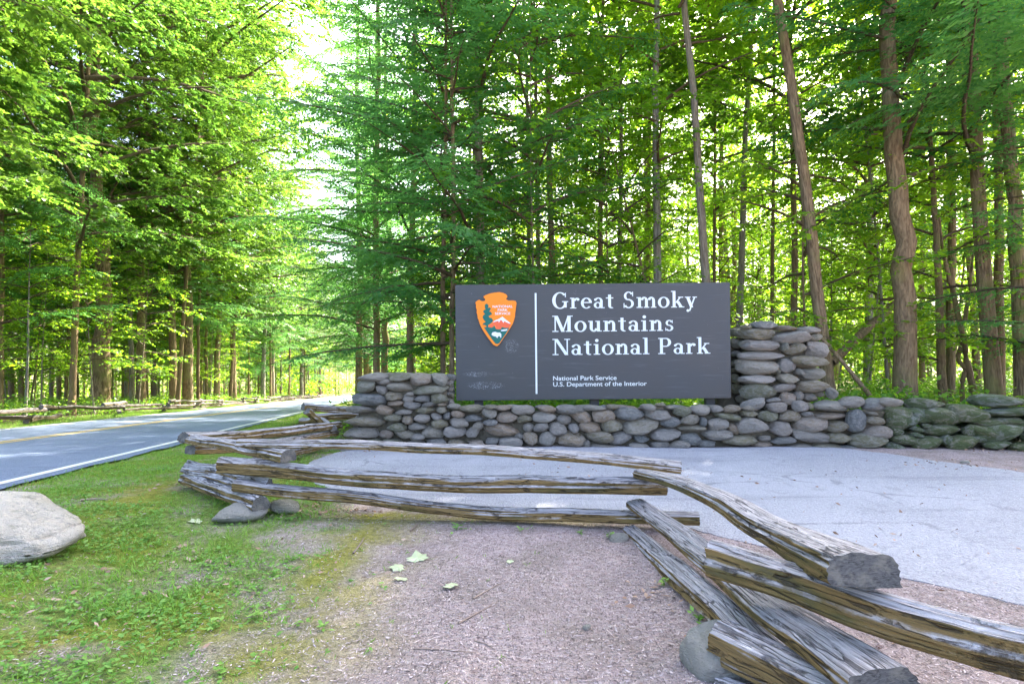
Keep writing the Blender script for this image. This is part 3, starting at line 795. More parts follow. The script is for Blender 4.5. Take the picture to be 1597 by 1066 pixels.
def serif_line(text, pxa, pxb, py_base, cap_px):
    sp = 0.055; tot = sum(GL[c][0] + sp for c in text) - sp
    kx = (pxb - pxa) / tot; kz = cap_px
    x = 0; q = 0
    for ch_ in text:
        V, F = [], []
        for poly in GL[ch_][1]:
            q += 1; y = -0.004 - 0.00008 * (q % 30)
            b0 = len(V)
            for (a, b) in poly:
                V.append((lx(pxa + (x + a) * kx), y, lz(py_base - b * kz)))
            F.append(list(range(b0, len(V))))
        x += GL[ch_][0] + sp
        if not V: continue
        me = bpy.data.meshes.new('letter'); me.from_pydata(V, [], F); me.materials.append(M['letter']); me.update()
        bm = bmesh.new(); bm.from_mesh(me)
        for f in bm.faces:
            f.normal_update()
            if f.normal.y > 0: f.normal_flip()
        bm.to_mesh(me); bm.free()
        link('letter', me, sign)
serif_line('Great Smoky', 861.5, 1087.5, 480.5, 25.0)
serif_line('Mountains', 861.5, 1052.5, 516.7, 25.0)
serif_line('National Park', 861.5, 1107.0, 552.8, 25.0)
def sans(text, pxa, py_base, width_px, depth=-0.004, parent=None, mat=None, centre=False, bold=0.02, size_px=None):
    cu = bpy.data.curves.new('text', 'FONT'); cu.body = text; cu.size = 1.0; cu.offset = bold
    if centre: cu.align_x = 'CENTER'
    ob = bpy.data.objects.new('text', cu); col.objects.link(ob)
    dgp = bpy.context.evaluated_depsgraph_get(); dgp.update()
    me = bpy.data.meshes.new_from_object(ob.evaluated_get(dgp))
    bpy.data.objects.remove(ob)
    co = np.array([v.co[:] for v in me.vertices])
    w = co[:, 0].max() - co[:, 0].min()
    k = width_px * YS / FPX / w
    kz = k if size_px is None else size_px * YS / FPX / 0.73
    xs = lx(pxa) + (co[:, 0] - (0 if centre else co[:, 0].min())) * k
    V = np.stack([xs, np.full(len(co), depth), lz(py_base) + co[:, 1] * kz], -1)
    me.vertices.foreach_set('co', V.astype(np.float32).ravel()); me.materials.clear(); me.materials.append(mat or M['letter']); me.update()
    o = link('lettering', me, parent or sign); o['kind'] = 'stuff'
    return o
sans('National Park Service', 862, 592.2, 99, size_px=7.0, bold=0.010)
sans('U.S. Department of the Interior', 862, 601.6, 146, size_px=7.0, bold=0.010)

# arrowhead emblem
def E(pts): return [(lx(725 + a / 10.66), lz(445 + b / 10.66)) for a, b in pts]
arrow = [(318, 168), (360, 145), (420, 122), (500, 108), (580, 100), (640, 112), (690, 135), (715, 165), (712, 190), (690, 208), (705, 228), (735, 242), (800, 240), (850, 250), (866, 285), (856, 345), (850, 400), (840, 460), (838, 510), (815, 580), (800, 625), (760, 690), (722, 750), (690, 800), (650, 850), (610, 910), (575, 962), (540, 992), (505, 985), (475, 968), (440, 925), (410, 885), (370, 830), (330, 770), (300, 720), (270, 665), (250, 615), (235, 560), (220, 530), (215, 480), (202, 430), (208, 395), (192, 350), (195, 310), (183, 268), (215, 238), (250, 222), (280, 242), (310, 248), (345, 238), (348, 210), (325, 192)]
em = prism('emblem', E(arrow), -0.045, 0.004, M['orange'], M['rust'], parent=sign)
def em_part(name, pts, y, mat):
    o = prism(name, E(pts), y, y + 0.0018, mat, parent=em); return o
em_part('meadow', [(325, 680), (380, 676), (440, 686), (472, 678), (490, 648), (512, 690), (525, 712), (560, 716), (602, 712), (618, 676), (660, 690), (742, 692), (718, 735), (690, 780), (640, 850), (575, 945), (540, 958), (508, 948), (460, 890), (400, 800), (350, 722)], -0.0468, M['green'])
em_part('mountain', [(400, 678), (412, 640), (470, 612), (540, 560), (632, 528), (700, 580), (768, 632), (752, 665), (738, 690), (660, 688), (622, 668), (605, 708), (560, 712), (528, 708), (506, 642), (488, 640), (468, 676), (430, 684)], -0.0462, M['coral'])
em_part('snow_cap', [(468, 602), (500, 570), (560, 548), (630, 506), (690, 560), (768, 622), (740, 622), (690, 598), (660, 580), (645, 612), (620, 570), (598, 560), (570, 605), (560, 575), (520, 585)], -0.0485, M['emwhite'])
em_part('lake', [(598, 732), (640, 720), (712, 712), (704, 736), (640, 746), (606, 744)], -0.0485, M['emwhite'])
em_part('bison', [(446, 792), (462, 765), (505, 755), (545, 768), (585, 768), (608, 795), (606, 850), (592, 856), (584, 828), (556, 832), (540, 862), (520, 834), (486, 828), (466, 818), (452, 810)], -0.0485, M['emwhite'])
em_part('conifer', [(368, 288), (398, 310), (402, 340), (384, 362), (415, 352), (440, 372), (424, 400), (412, 418), (440, 430), (458, 462), (430, 482), (402, 494), (414, 520), (450, 530), (478, 570), (452, 604), (412, 632), (392, 640), (396, 690), (362, 690), (362, 655), (330, 640), (300, 640), (312, 612), (352, 590), (318, 552), (300, 506), (322, 472), (344, 462), (314, 430), (318, 398), (352, 386), (342, 352), (340, 312)], -0.0490, M['green'])
for tx, cy_, wpx in (('NATIONAL', 358, 330), ('PARK', 416, 165), ('SERVICE', 474, 255)):
    sans(tx, 725 + 632 / 10.66, 445 + cy_ / 10.66, wpx / 10.66, depth=-0.0475, parent=em, mat=M['emwhite'], centre=True, bold=0.012, size_px=3.9)

# ------------------------------------------------------------------ split rails
PROF = {  # outline (side, up), unit half-sizes
 'wedge': [(-1, -.55), (-.2, -.95), (.75, -.9), (1, -.35), (.85, .55), (.35, .95), (-.45, .8), (-.95, .2)],
 'slab': [(-1, -.7), (0, -.85), (1, -.75), (1.05, .1), (.9, .7), (.1, .95), (-.85, .75), (-1.02, 0)],
 'half': [(-1, -.9), (0, -1), (1, -.9), (.97, -.2), (.75, .5), (.3, .92), (-.35, .95), (-.8, .5), (-.98, -.2)],
 'tri': [(-1, -.95), (.1, -1), (1, -.9), (.55, .1), (.12, .95), (-.2, .9), (-.65, .05)],
 'round': [(math.cos(a) * 1.0, math.sin(a) * 1.0) for a in np.linspace(0, 2 * math.pi, 10, endpoint=False)],
}
def rail_mesh(name, pts, wid, hei, prof='half', roll=0.0, seed=1, segs=72, np_=44, twist=0.0, taper=(1.0, 1.0), mats=None, rough=1.0, mid=1.0):
    rg = np.random.RandomState(seed)
    c = catmull([tuple(p) for p in pts], segs)
    L = np.concatenate([[0], np.cumsum(np.linalg.norm(np.diff(c, axis=0), axis=1))])
    u = L / L[-1]
    c = c + rough * 0.010 * (np.stack([vnoise(u * 7 + seed, u * 0 + 1, 3), vnoise(u * 7 + seed, u * 0 + 2, 4), vnoise(u * 7 + seed, u * 0 + 5, 6)], -1) - 0.5)
    t_, sd, up = frames(c)
    pr = np.array(PROF[prof], float); m = len(pr)
    # resample the outline, a little rounded
    q = np.linspace(0, m, np_, endpoint=False); i0 = q.astype(int); f = (q - i0)[:, None]
    o = pr[i0 % m] * (1 - f) + pr[(i0 + 1) % m] * f
    o = 0.86 * o + 0.07 * np.roll(o, 1, 0) + 0.07 * np.roll(o, -1, 0)
    o = o * (1 + 0.05 * rg.uniform(-1, 1, (np_, 1)))
    V = np.zeros((segs, np_, 3))
    scal = (taper[0] + (taper[1] - taper[0]) * u) * (1 + (mid - 1) * np.sin(u * math.pi))
    gro = (rg.uniform(0, 1, np_) < 0.24) * rg.uniform(.3, 1.6, np_)
    gph = rg.uniform(0, 1, np_); gln = rg.uniform(0.25, 0.7, np_)
    for k in range(segs):
        a = roll + twist * u[k]
        rr = scal[k] * (1 + rough * 0.10 * (vnoise(u[k] * 6 + seed * 3, 0.5, 8) - 0.5))
        no = vnoise(np.arange(np_) * 1.7 + seed, np.full(np_, L[k] * 5.0), 11) - 0.5
        dep = gro * np.clip(1 - np.abs((u[k] - gph)) / gln, 0, 1) ** 0.5 * min(1.0, 0.25 + 9 * min(u[k], 1 - u[k]))
        wv = vnoise(np.arange(np_) * 0.45 + seed * 7, np.full(np_, L[k] * 2.2), 13) - 0.5
        rad = rr * (1 + rough * 0.07 * no + rough * 0.16 * wv - rough * 0.15 * dep)
        x_ = o[:, 0] * rad * wid / 2; y_ = o[:, 1] * rad * hei / 2
        xa = x_ * math.cos(a) - y_ * math.sin(a); ya = x_ * math.sin(a) + y_ * math.cos(a)
        V[k] = c[k] + xa[:, None] * sd[k] + ya[:, None] * up[k]
    # rough-cut ends
    for e_, sgn in ((0, 1), (segs - 1, -1)):
        V[e_] += t_[e_] * sgn * 0.012 * rg.uniform(0, 1, np_)[:, None] * rough
    per = np.concatenate([[0], np.cumsum(np.linalg.norm(np.diff(np.vstack([o, o[:1]]) * [wid / 2, hei / 2], axis=0), axis=1))])
    g_v = V.reshape(-1, 3)
    # duplicate the seam column for clean UVs
    Vs = np.concatenate([V, V[:, :1]], 1); w_ = np_ + 1
    UV = np.stack([np.repeat(L, w_), np.tile(per, segs)], -1)
    i = np.arange(segs - 1)[:, None] * w_; j = np.arange(np_)[None, :]
    F = np.stack([i + j, i + j + 1, i + w_ + j + 1, i + w_ + j], -1).reshape(-1, 4)
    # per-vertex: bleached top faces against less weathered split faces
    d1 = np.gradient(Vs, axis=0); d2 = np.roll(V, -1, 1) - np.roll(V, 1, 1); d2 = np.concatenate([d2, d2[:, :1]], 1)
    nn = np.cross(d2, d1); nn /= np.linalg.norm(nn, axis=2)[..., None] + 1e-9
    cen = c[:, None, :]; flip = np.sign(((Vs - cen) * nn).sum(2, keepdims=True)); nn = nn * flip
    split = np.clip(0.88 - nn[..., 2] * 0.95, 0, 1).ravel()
    Vall = list(map(tuple, Vs.reshape(-1, 3))); Fall = [tuple(x) for x in F.tolist()]
    me = bpy.data.meshes.new(name)
    cap0 = []; cap1 = []
    UVl = UV.tolist(); spl = split.tolist()
    for e_, cap in ((0, cap0), (segs - 1, cap1)):
        for k in range(np_):
            cap.append(len(Vall)); Vall.append(tuple(V[e_, k])); UVl.append([o[k, 0] * wid / 2, o[k, 1] * hei / 2]); spl.append(0.5)
    Fall.append(tuple(cap0[::-1])); Fall.append(tuple(cap1))
    me.from_pydata(Vall, [], Fall)
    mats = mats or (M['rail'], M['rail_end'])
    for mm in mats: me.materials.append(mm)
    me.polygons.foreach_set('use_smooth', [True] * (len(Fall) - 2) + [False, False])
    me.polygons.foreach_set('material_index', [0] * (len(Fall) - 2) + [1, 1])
    uvl = me.uv_layers.new(name='UVMap')
    li = np.zeros(len(me.loops), np.int32); me.loops.foreach_get('vertex_index', li)
    uvl.data.foreach_set('uv', np.array(UVl, np.float32)[li].ravel())
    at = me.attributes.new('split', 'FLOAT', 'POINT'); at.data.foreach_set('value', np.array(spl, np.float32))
    me.update()
    bm = bmesh.new(); bm.from_mesh(me); bmesh.ops.recalc_face_normals(bm, faces=bm.faces)
    for e in bm.edges:
        if e.is_manifold and e.calc_face_angle(0) > R(42): e.smooth = False
    bm.to_mesh(me); bm.free()
    return me

fence = empty('split_rail_fence', (0, 4.6, 0))
tag(fence, 'weathered grey zigzag split rail fence stacked along the paved pull-out', 'fence')
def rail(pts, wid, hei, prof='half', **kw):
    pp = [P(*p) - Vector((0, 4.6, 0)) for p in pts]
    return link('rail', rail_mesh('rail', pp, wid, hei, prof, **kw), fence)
# panel from the near corner by the grass to the bend, top to bottom
rail([(372, 690, 5.12), (540, 692, 4.96), (800, 703, 4.78), (930, 714, 4.70), (1062, 728, 4.62)], 0.15, 0.085, 'half', seed=11, roll=-0.10, taper=(0.75, 1.0))
rail([(345, 722, 5.10), (430, 731, 5.02), (600, 748, 4.90), (800, 755, 4.76), (1039, 757, 4.60)], 0.16, 0.155, 'wedge', seed=12, roll=0.05, taper=(1.0, 0.95), twist=0.15)
rail([(368, 756, 5.02), (430, 764, 4.98), (560, 776, 4.90), (690, 792, 4.82), (770, 801, 4.76), (900, 803, 4.68), (1090, 808, 4.56)], 0.14, 0.118, 'slab', seed=13, taper=(0.95, 0.95))
# panel running back from that corner to the roadside corner
rail([(289, 682, 6.10), (340, 690, 5.65), (450, 709, 4.92)], 0.15, 0.105, 'half', seed=14, taper=(0.9, 1.05))
rail([(292, 727, 6.02), (345, 738, 5.60), (420, 758, 4.98)], 0.14, 0.14, 'tri', seed=15, roll=0.2)
rail([(292, 745, 6.05), (330, 758, 5.55), (408, 786, 4.86)], 0.17, 0.135, 'wedge', seed=16, roll=0.1)
# panel from the roadside corner back beside the wall's end
rail([(285, 682, 5.95), (330, 681, 6.35), (420, 674, 7.3), (528, 662, 9.0)], 0.15, 0.125, 'wedge', seed=17)
rail([(296, 702, 5.95), (380, 697, 6.7), (450, 687, 7.6), (522, 674, 9.0)], 0.14, 0.11, 'slab', seed=18)
rail([(296, 733, 5.95), (350, 728, 6.4), (400, 718, 6.95), (500, 694, 8.8)], 0.14, 0.11, 'half', seed=19)
rail([(470, 656, 9.6), (500, 655, 9.3), (520, 668, 8.7)], 0.12, 0.10, 'round', seed=20)
rail([(478, 640, 8.9), (492, 652, 9.0), (505, 668, 9.1)], 0.17, 0.13, 'wedge', seed=21)
rail([(472, 634, 9.3), (510, 637, 9.6), (590, 640, 10.4)], 0.13, 0.12, 'half', seed=22)
rail([(490, 650, 9.4), (530, 648, 9.7), (600, 648, 10.6)], 0.13, 0.12, 'wedge', seed=23)
# panel from the bend to the closest corner
rail([(998, 737, 4.62), (1060, 752, 4.15), (1140, 787, 3.50), (1200, 822, 3.02), (1270, 855, 2.58), (1350, 891, 2.12)], 0.25, 0.150, 'slab', seed=24, taper=(0.55, 1.0), roll=0.03, twist=-0.05)
rail([(990, 782, 4.66), (1050, 826, 3.95), (1130, 885, 3.15), (1210, 950, 2.60), (1300, 1010, 2.20), (1378, 1064, 1.94)], 0.25, 0.10, 'slab', seed=25, taper=(0.62, 0.98), roll=-0.16, twist=0.08)
rail([(982, 826, 4.60), (1030, 866, 3.90), (1090, 916, 3.20), (1150, 968, 2.80), (1240, 1060, 2.30)], 0.19, 0.11, 'half', seed=26, roll=-0.2, taper=(0.8, 1.0))
# panel going off past the camera's side
rail([(1108, 868, 2.72), (1240, 906, 2.45), (1345, 944, 2.22), (1480, 984, 2.03), (1597, 1015, 1.88), (1900, 1080, 1.58), (2400, 1200, 1.20)], 0.15, 0.165, 'wedge', seed=27, roll=0.08)
rail([(1120, 990, 2.52), (1190, 1026, 2.36), (1290, 1075, 2.14), (1500, 1165, 1.78), (2000, 1350, 1.35)], 0.16, 0.15, 'slab', seed=28, roll=-0.1)
rail([(1118, 1075, 2.42), (1200, 1105, 2.26), (1400, 1180, 1.95), (1900, 1420, 1.38)], 0.15, 0.12, 'half', seed=29)

# fence along the far side of the road
ffence = empty('split_rail_fence', (*XY(30, -11.9), float(road_z(30))))
tag(ffence, 'low grey split rail fence along the far side of the road below the trees', 'fence')
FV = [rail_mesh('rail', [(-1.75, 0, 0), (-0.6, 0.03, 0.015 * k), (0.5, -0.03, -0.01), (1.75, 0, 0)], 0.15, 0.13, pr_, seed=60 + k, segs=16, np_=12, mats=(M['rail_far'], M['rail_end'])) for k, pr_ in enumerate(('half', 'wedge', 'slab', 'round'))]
fl = ffence.location
rg = random.Random(9)
s0 = 2.0; side = 0
while s0 < 120:
    s1 = s0 + 2.9
    na, nb_ = (-11.55, -12.35) if side else (-12.35, -11.55)
    for k in range(3):
        xa, ya = XY(s0, na); xb, yb = XY(s1, nb_)
        zz = 0.12 + 0.19 * k + (0.09 if side else 0)
        if rg.random() < 0.14: continue
        xa += rg.uniform(-.3, .3); ya += rg.uniform(-.3, .3); xb += rg.uniform(-.3, .3); yb += rg.uniform(-.3, .3)
        za, zb = float(terrain(xa, ya)) + zz + rg.uniform(-.07, .06), float(terrain(xb, yb)) + zz + rg.uniform(-.07, .06)
        d = Vector((xb - xa, yb - ya, zb - za)); m_ = (Vector((xa, ya, za)) + Vector((xb, yb, zb))) / 2
        link('rail', FV[rg.randrange(4)], ffence, m_ - fl, (0, -math.asin(d.z / d.length), math.atan2(d.y, d.x)), (1.0, rg.uniform(.9, 1.3), rg.uniform(.9, 1.3)))
    s0 = s1; side = 1 - side

# ------------------------------------------------------------------ foliage
def leaf_quads(Pb, A, N, L, Wd, curl=0.12):
    A = A / (np.linalg.norm(A, axis=1)[:, None] + 1e-9)
    Sd = np.cross(A, N); Sd /= np.linalg.norm(Sd, axis=1)[:, None] + 1e-9
    N2 = np.cross(Sd, A)
    L = L[:, None]; Wd = Wd[:, None]
    v0 = Pb; v1 = Pb + A * L * 0.45 + Sd * Wd * 0.5 - N2 * L * curl * 0.4
    v2 = Pb + A * L - N2 * L * curl; v3 = Pb + A * L * 0.45 - Sd * Wd * 0.5 - N2 * L * curl * 0.4
    V = np.stack([v0, v1, v2, v3], 1).reshape(-1, 3)
    F = np.arange(len(Pb) * 4).reshape(-1, 4)
    return V, F
def leaf_obj_mesh(name, parts, mat, seed=0):
    V = np.concatenate([p[0] for p in parts]); F = []; n = 0
    for p in parts:
        F.append(p[1] + n); n += len(p[0])
    F = np.concatenate(F)
    r = np.random.RandomState(seed).uniform(0, 1, len(F))
    return np_mesh(name, V, F, [mat], fattrs={'rnd': r})
def unit(v):
    return v / (np.linalg.norm(v, axis=-1, keepdims=True) + 1e-9)
def azel(az, el):
    return np.stack([np.cos(el) * np.cos(az), np.cos(el) * np.sin(az), np.sin(el)], -1)

def twig_leaves(rg, O, D, Ln, per, lL, lW, droop=0.25, tilt=0.45):
    n = len(O); k = per
    t_ = (np.tile(np.linspace(0.1, 1.0, k), (n, 1)) + rg.uniform(-.06, .06, (n, k)))[..., None]
    Pb = O[:, None, :] + D[:, None, :] * Ln[:, None, None] * t_
    Pb[..., 2] -= (Ln[:, None] * t_[..., 0] ** 2 * 0.15)
    sgn = np.where(np.arange(k) % 2 == 0, 1, -1)[None, :] * rg.uniform(0.6, 1.3, (n, k))
    sd = unit(np.cross(D, np.array([0, 0, 1.0])))
    A = unit(D[:, None, :] * 0.8 + sd[:, None, :] * sgn[..., None] + rg.normal(0, .25, (n, k, 3)) - np.array([0, 0, droop]))
    N = unit(np.array([0, 0, 1.0]) + rg.normal(0, tilt, (n, k, 3)))
    L = rg.uniform(0.65, 1.2, (n, k)) * lL
    return leaf_quads(Pb.reshape(-1, 3), A.reshape(-1, 3), N.reshape(-1, 3), L.ravel(), L.ravel() * lW / lL)

def broadleaf(seed, H, cb, Rr, nl, per, ntw, lL, mat, nsub=8, el0=(5, 30), top=35):
    rg = np.random.RandomState(seed)
    wood = Geo(); O = []; D = []; Ln = []
    for i in range(nl):
        f = (i + rg.uniform(0, 1)) / nl
        z = cb + (H - cb) * f ** 0.95 * 0.95
        az = i * 2.399 + rg.uniform(-.5, .5)
        L = Rr * max(0.25, math.sin(math.pi * (0.16 + 0.78 * f))) ** 0.7 * rg.uniform(0.7, 1.15)
        el = math.radians(rg.uniform(*el0) + top * f)
        pts = [np.array([0, 0, z])]; a = az; e = el
        for k in range(6):
            pts.append(pts[-1] + azel(np.array(a), np.array(e)) * L / 6)
            a += rg.uniform(-.22, .22); e -= rg.uniform(-0.02, 0.16)
        pts = np.array(pts)
        wood.add(*tube(pts, np.linspace(0.018 + 0.010 * L, 0.006, 7), 5))
        for t_ in np.linspace(0.22, 1.0, nsub):
            x = t_ * 6; k = min(5, int(x)); p = pts[k] + (pts[k + 1] - pts[k]) * (x - k)
            sa = a * 0 + math.atan2(*(pts[k + 1] - pts[k])[1::-1]) + rg.choice((-1, 1)) * rg.uniform(.4, 1.25)
            se = rg.uniform(-.35, .45); l2 = L * 0.34 * rg.uniform(.6, 1.25) * (1.2 - 0.5 * t_) + 0.35
            d2 = azel(np.array(sa), np.array(se))
            q = np.array([p, p + d2 * l2 * .5 + [0, 0, .03], p + d2 * l2 + [0, 0, -.08 * l2]])
            wood.add(*tube(q, [0.012, 0.008, 0.003], 3))
            for w in range(ntw):
                t2 = (w + rg.uniform(.3, 1)) / ntw
                O.append(p + d2 * l2 * t2 + [0, 0, -.08 * l2 * t2 * t2]); ta = sa + rg.uniform(-1.2, 1.2); D.append(azel(np.array(ta), np.array(se * .5 + rg.uniform(-.4, .25)))); Ln.append(rg.uniform(.28, .62))
    lv = twig_leaves(rg, np.array(O), np.array(D), np.array(Ln), per, lL, lL * 0.62)
    wv, wf = wood.get()
    return np_mesh('branches', wv, wf, [M['bark_limb']], True), leaf_obj_mesh('crown', [lv], mat, seed)

def hemlock(seed, H, cb, Lmax, nb, mat, step1=0.17, step2=0.075, nl=0.13, az_keep=None):
    rg = np.random.RandomState(seed)
    wood = Geo(); PB = []; AB = []; NB = []; LB = []
    for i in range(nb):
        f = (i + rg.uniform(0, 1)) / nb
        z = cb + (H - cb) * f
        az = i * 2.399 + rg.uniform(-.4, .4)
        L = Lmax * (1 - f) ** 0.75 * rg.uniform(.65, 1.1) + 0.35
        e = math.radians(rg.uniform(-6, 26) + 24 * f); a = az; dr = rg.uniform(0.4, 1.7)
        pts = [np.array([0, 0, z])]; m = 8
        for k in range(m):
            pts.append(pts[-1] + azel(np.array(a), np.array(e)) * L / m); e -= dr * rg.uniform(0.0, 0.10); a += rg.uniform(-.14, .14)
        pts = np.array(pts)
        wood.add(*tube(pts, np.linspace(0.014 + 0.008 * L, 0.004, m + 1), 4))
        ns = max(4, int(L / step1))
        roll = rg.uniform(-.6, .6)
        for q in range(ns):
            t_ = 0.14 + 0.86 * (q + rg.uniform(0, .6)) / ns
            x = min(m - 1e-3, t_ * m); k = int(x); p = pts[k] + (pts[k + 1] - pts[k]) * (x - k)
            T = unit(pts[k + 1] - pts[k]); Sd = unit(np.cross(T, [0, 0, 1.0])); U = np.cross(Sd, T)
            for sg in (-1, 1):
                l2 = (0.42 * L * (1 - t_) ** 0.8 + 0.16) * rg.uniform(.6, 1.15)
                l2 = min(l2, 1.25)
                d2 = unit(T * rg.uniform(.7, 1.0) + sg * Sd * rg.uniform(.8, 1.1) + U * (sg * roll * .6 + rg.uniform(-.35, .2)))
                n2 = max(3, int(l2 / step2)); tt = np.linspace(.06, 1, n2)
                pb = p + d2 * l2 * tt[:, None]; pb[:, 2] -= rg.uniform(.05, .5) * l2 * tt ** 2
                s2 = unit(np.cross(d2, U)); u2 = np.cross(s2, d2)
                for s3 in (-1, 1):
                    A = d2 * 0.75 + s3 * s2 * 0.8 + rg.normal(0, .16, (n2, 3)); A[:, 2] -= .12
                    PB.append(pb); AB.append(A); NB.append(u2 + rg.normal(0, .32, (n2, 3))); LB.append(nl * rg.uniform(.6, 1.25, n2) * (1.15 - .45 * tt))
    PB = np.concatenate(PB); AB = np.concatenate(AB); NB = unit(np.concatenate(NB)); LB = np.concatenate(LB)
    lv = leaf_quads(PB, AB, NB, LB, LB * 0.32 + 0.010, 0.15)
    wv, wf = wood.get()
    return np_mesh('branches', wv, wf, [M['bark_limb']], True), leaf_obj_mesh('crown', [lv], mat, seed)

def trunk_mesh(seed, H=24.0, r=0.25, wig=0.25, mat=None, rings=34, sides=12):
    rg = np.random.RandomState(seed)
    z = np.linspace(-0.3, H, rings) ; z = np.concatenate([[-0.3, -0.05, 0.1, 0.3, 0.6], np.linspace(1.0, H, rings)])
    p1, p2 = rg.uniform(0, 6, 2)
    x = wig * (np.sin(z * .35 + p1) - math.sin(p1)) * np.clip(z / 8, 0, 1) * .5 + 0.03 * rg.normal(size=len(z)) * (z > 1.5) * (z < H)
    y = wig * (np.sin(z * .28 + p2) - math.sin(p2)) * np.clip(z / 8, 0, 1) * .5
    rad = r * (1 - 0.80 * (z.clip(0) / H) ** 0.9) * (1 + 0.55 * np.exp(-z.clip(0) / 0.28))
    V, F = tube(np.stack([x, y, z], -1), rad, sides)
    V = V.reshape(len(z), sides, 3)
    lob = 1 + 0.10 * np.cos(np.arange(sides) * 2 * math.pi / sides * rg.randint(3, 6) + p1)[None, :] * np.exp(-z.clip(0) / 0.7)[:, None]
    nz = 1 + 0.08 * (fbm(np.tile(np.arange(sides) * .9, (len(z), 1)), z[:, None] * 1.2 + np.zeros((1, sides)), seed) - .5)
    ctr = np.stack([x, y, z], -1)[:, None, :]
    V = ctr + (V - ctr) * (lob * nz)[..., None]
    return np_mesh('trunk', V.reshape(-1, 3), F, [mat], True), np.stack([x, y, z], -1)

TR = {}
for k in range(3):
    TR['brown', k] = trunk_mesh(900 + k, mat=M['bark_brown'])[0]
    TR['grey', k] = trunk_mesh(920 + k, mat=M['bark_grey'])[0]
CR = {
 'maple0': broadleaf(1, 23, 5.5, 6.2, 46, 14, 9, 0.155, M['leaf_maple'], 10),
 'maple1': broadleaf(2, 24, 6.5, 5.8, 44, 14, 9, 0.155, M['leaf_maple'], 10),
 'tall0': broadleaf(3, 24, 9.0, 3.6, 26, 12, 6, 0.145, M['leaf_beech']),
 'tall1': broadleaf(4, 24, 6.0, 3.4, 28, 12, 6, 0.145, M['leaf_beech']),
 'sap0': broadleaf(5, 9.0, 1.3, 2.3, 22, 8, 5, 0.125, M['leaf_beech'], 6, (-5, 20), 25),
 'sap1': broadleaf(6, 7.5, 1.0, 2.0, 18, 8, 5, 0.12, M['leaf_beech'], 6, (-5, 20), 20),
 'hem0': hemlock(7, 22, 2.6, 4.6, 78, M['leaf_hemlock']),
 'hem1': hemlock(8, 20, 5.0, 4.2, 62, M['leaf_hemlock']),
 'hem2': hemlock(9, 15, 1.6, 3.6, 56, M['leaf_hemlock']),
}
HT = {'maple0': 23, 'maple1': 24, 'tall0': 24, 'tall1': 24, 'sap0': 9, 'sap1': 7.5, 'hem0': 22, 'hem1': 20, 'hem2': 15}
rt = random.Random(17)
def tree(name, x, y, kind, rad, label, cat='tree', group=None, lean=(0, 0), sc_=1.0, bark_='brown', rz=None, cz=0.0, crown=True):
    z = float(terrain(x, y))
    e = empty(name, (x, y, z), (lean[1], lean[0], 0))
    tag(e, label, cat, group)
    h = HT[kind] * sc_
    link('trunk', TR[bark_, rt.randrange(3)], e, (0, 0, 0), (0, 0, rt.uniform(0, 6)), (rad / 0.25, rad / 0.25, h / 24.0 * 1.02))
    if crown:
        r_ = rz if rz is not None else rt.uniform(0, 6.28)
        b, c = CR[kind]
        link('branches', b, e, (0, 0, cz), (0, 0, r_), (sc_,) * 3)
        link('crown', c, e, (0, 0, cz), (0, 0, r_), (sc_,) * 3)
    return e
def at_px(px, Y): return (px - HX) / FPX * Y
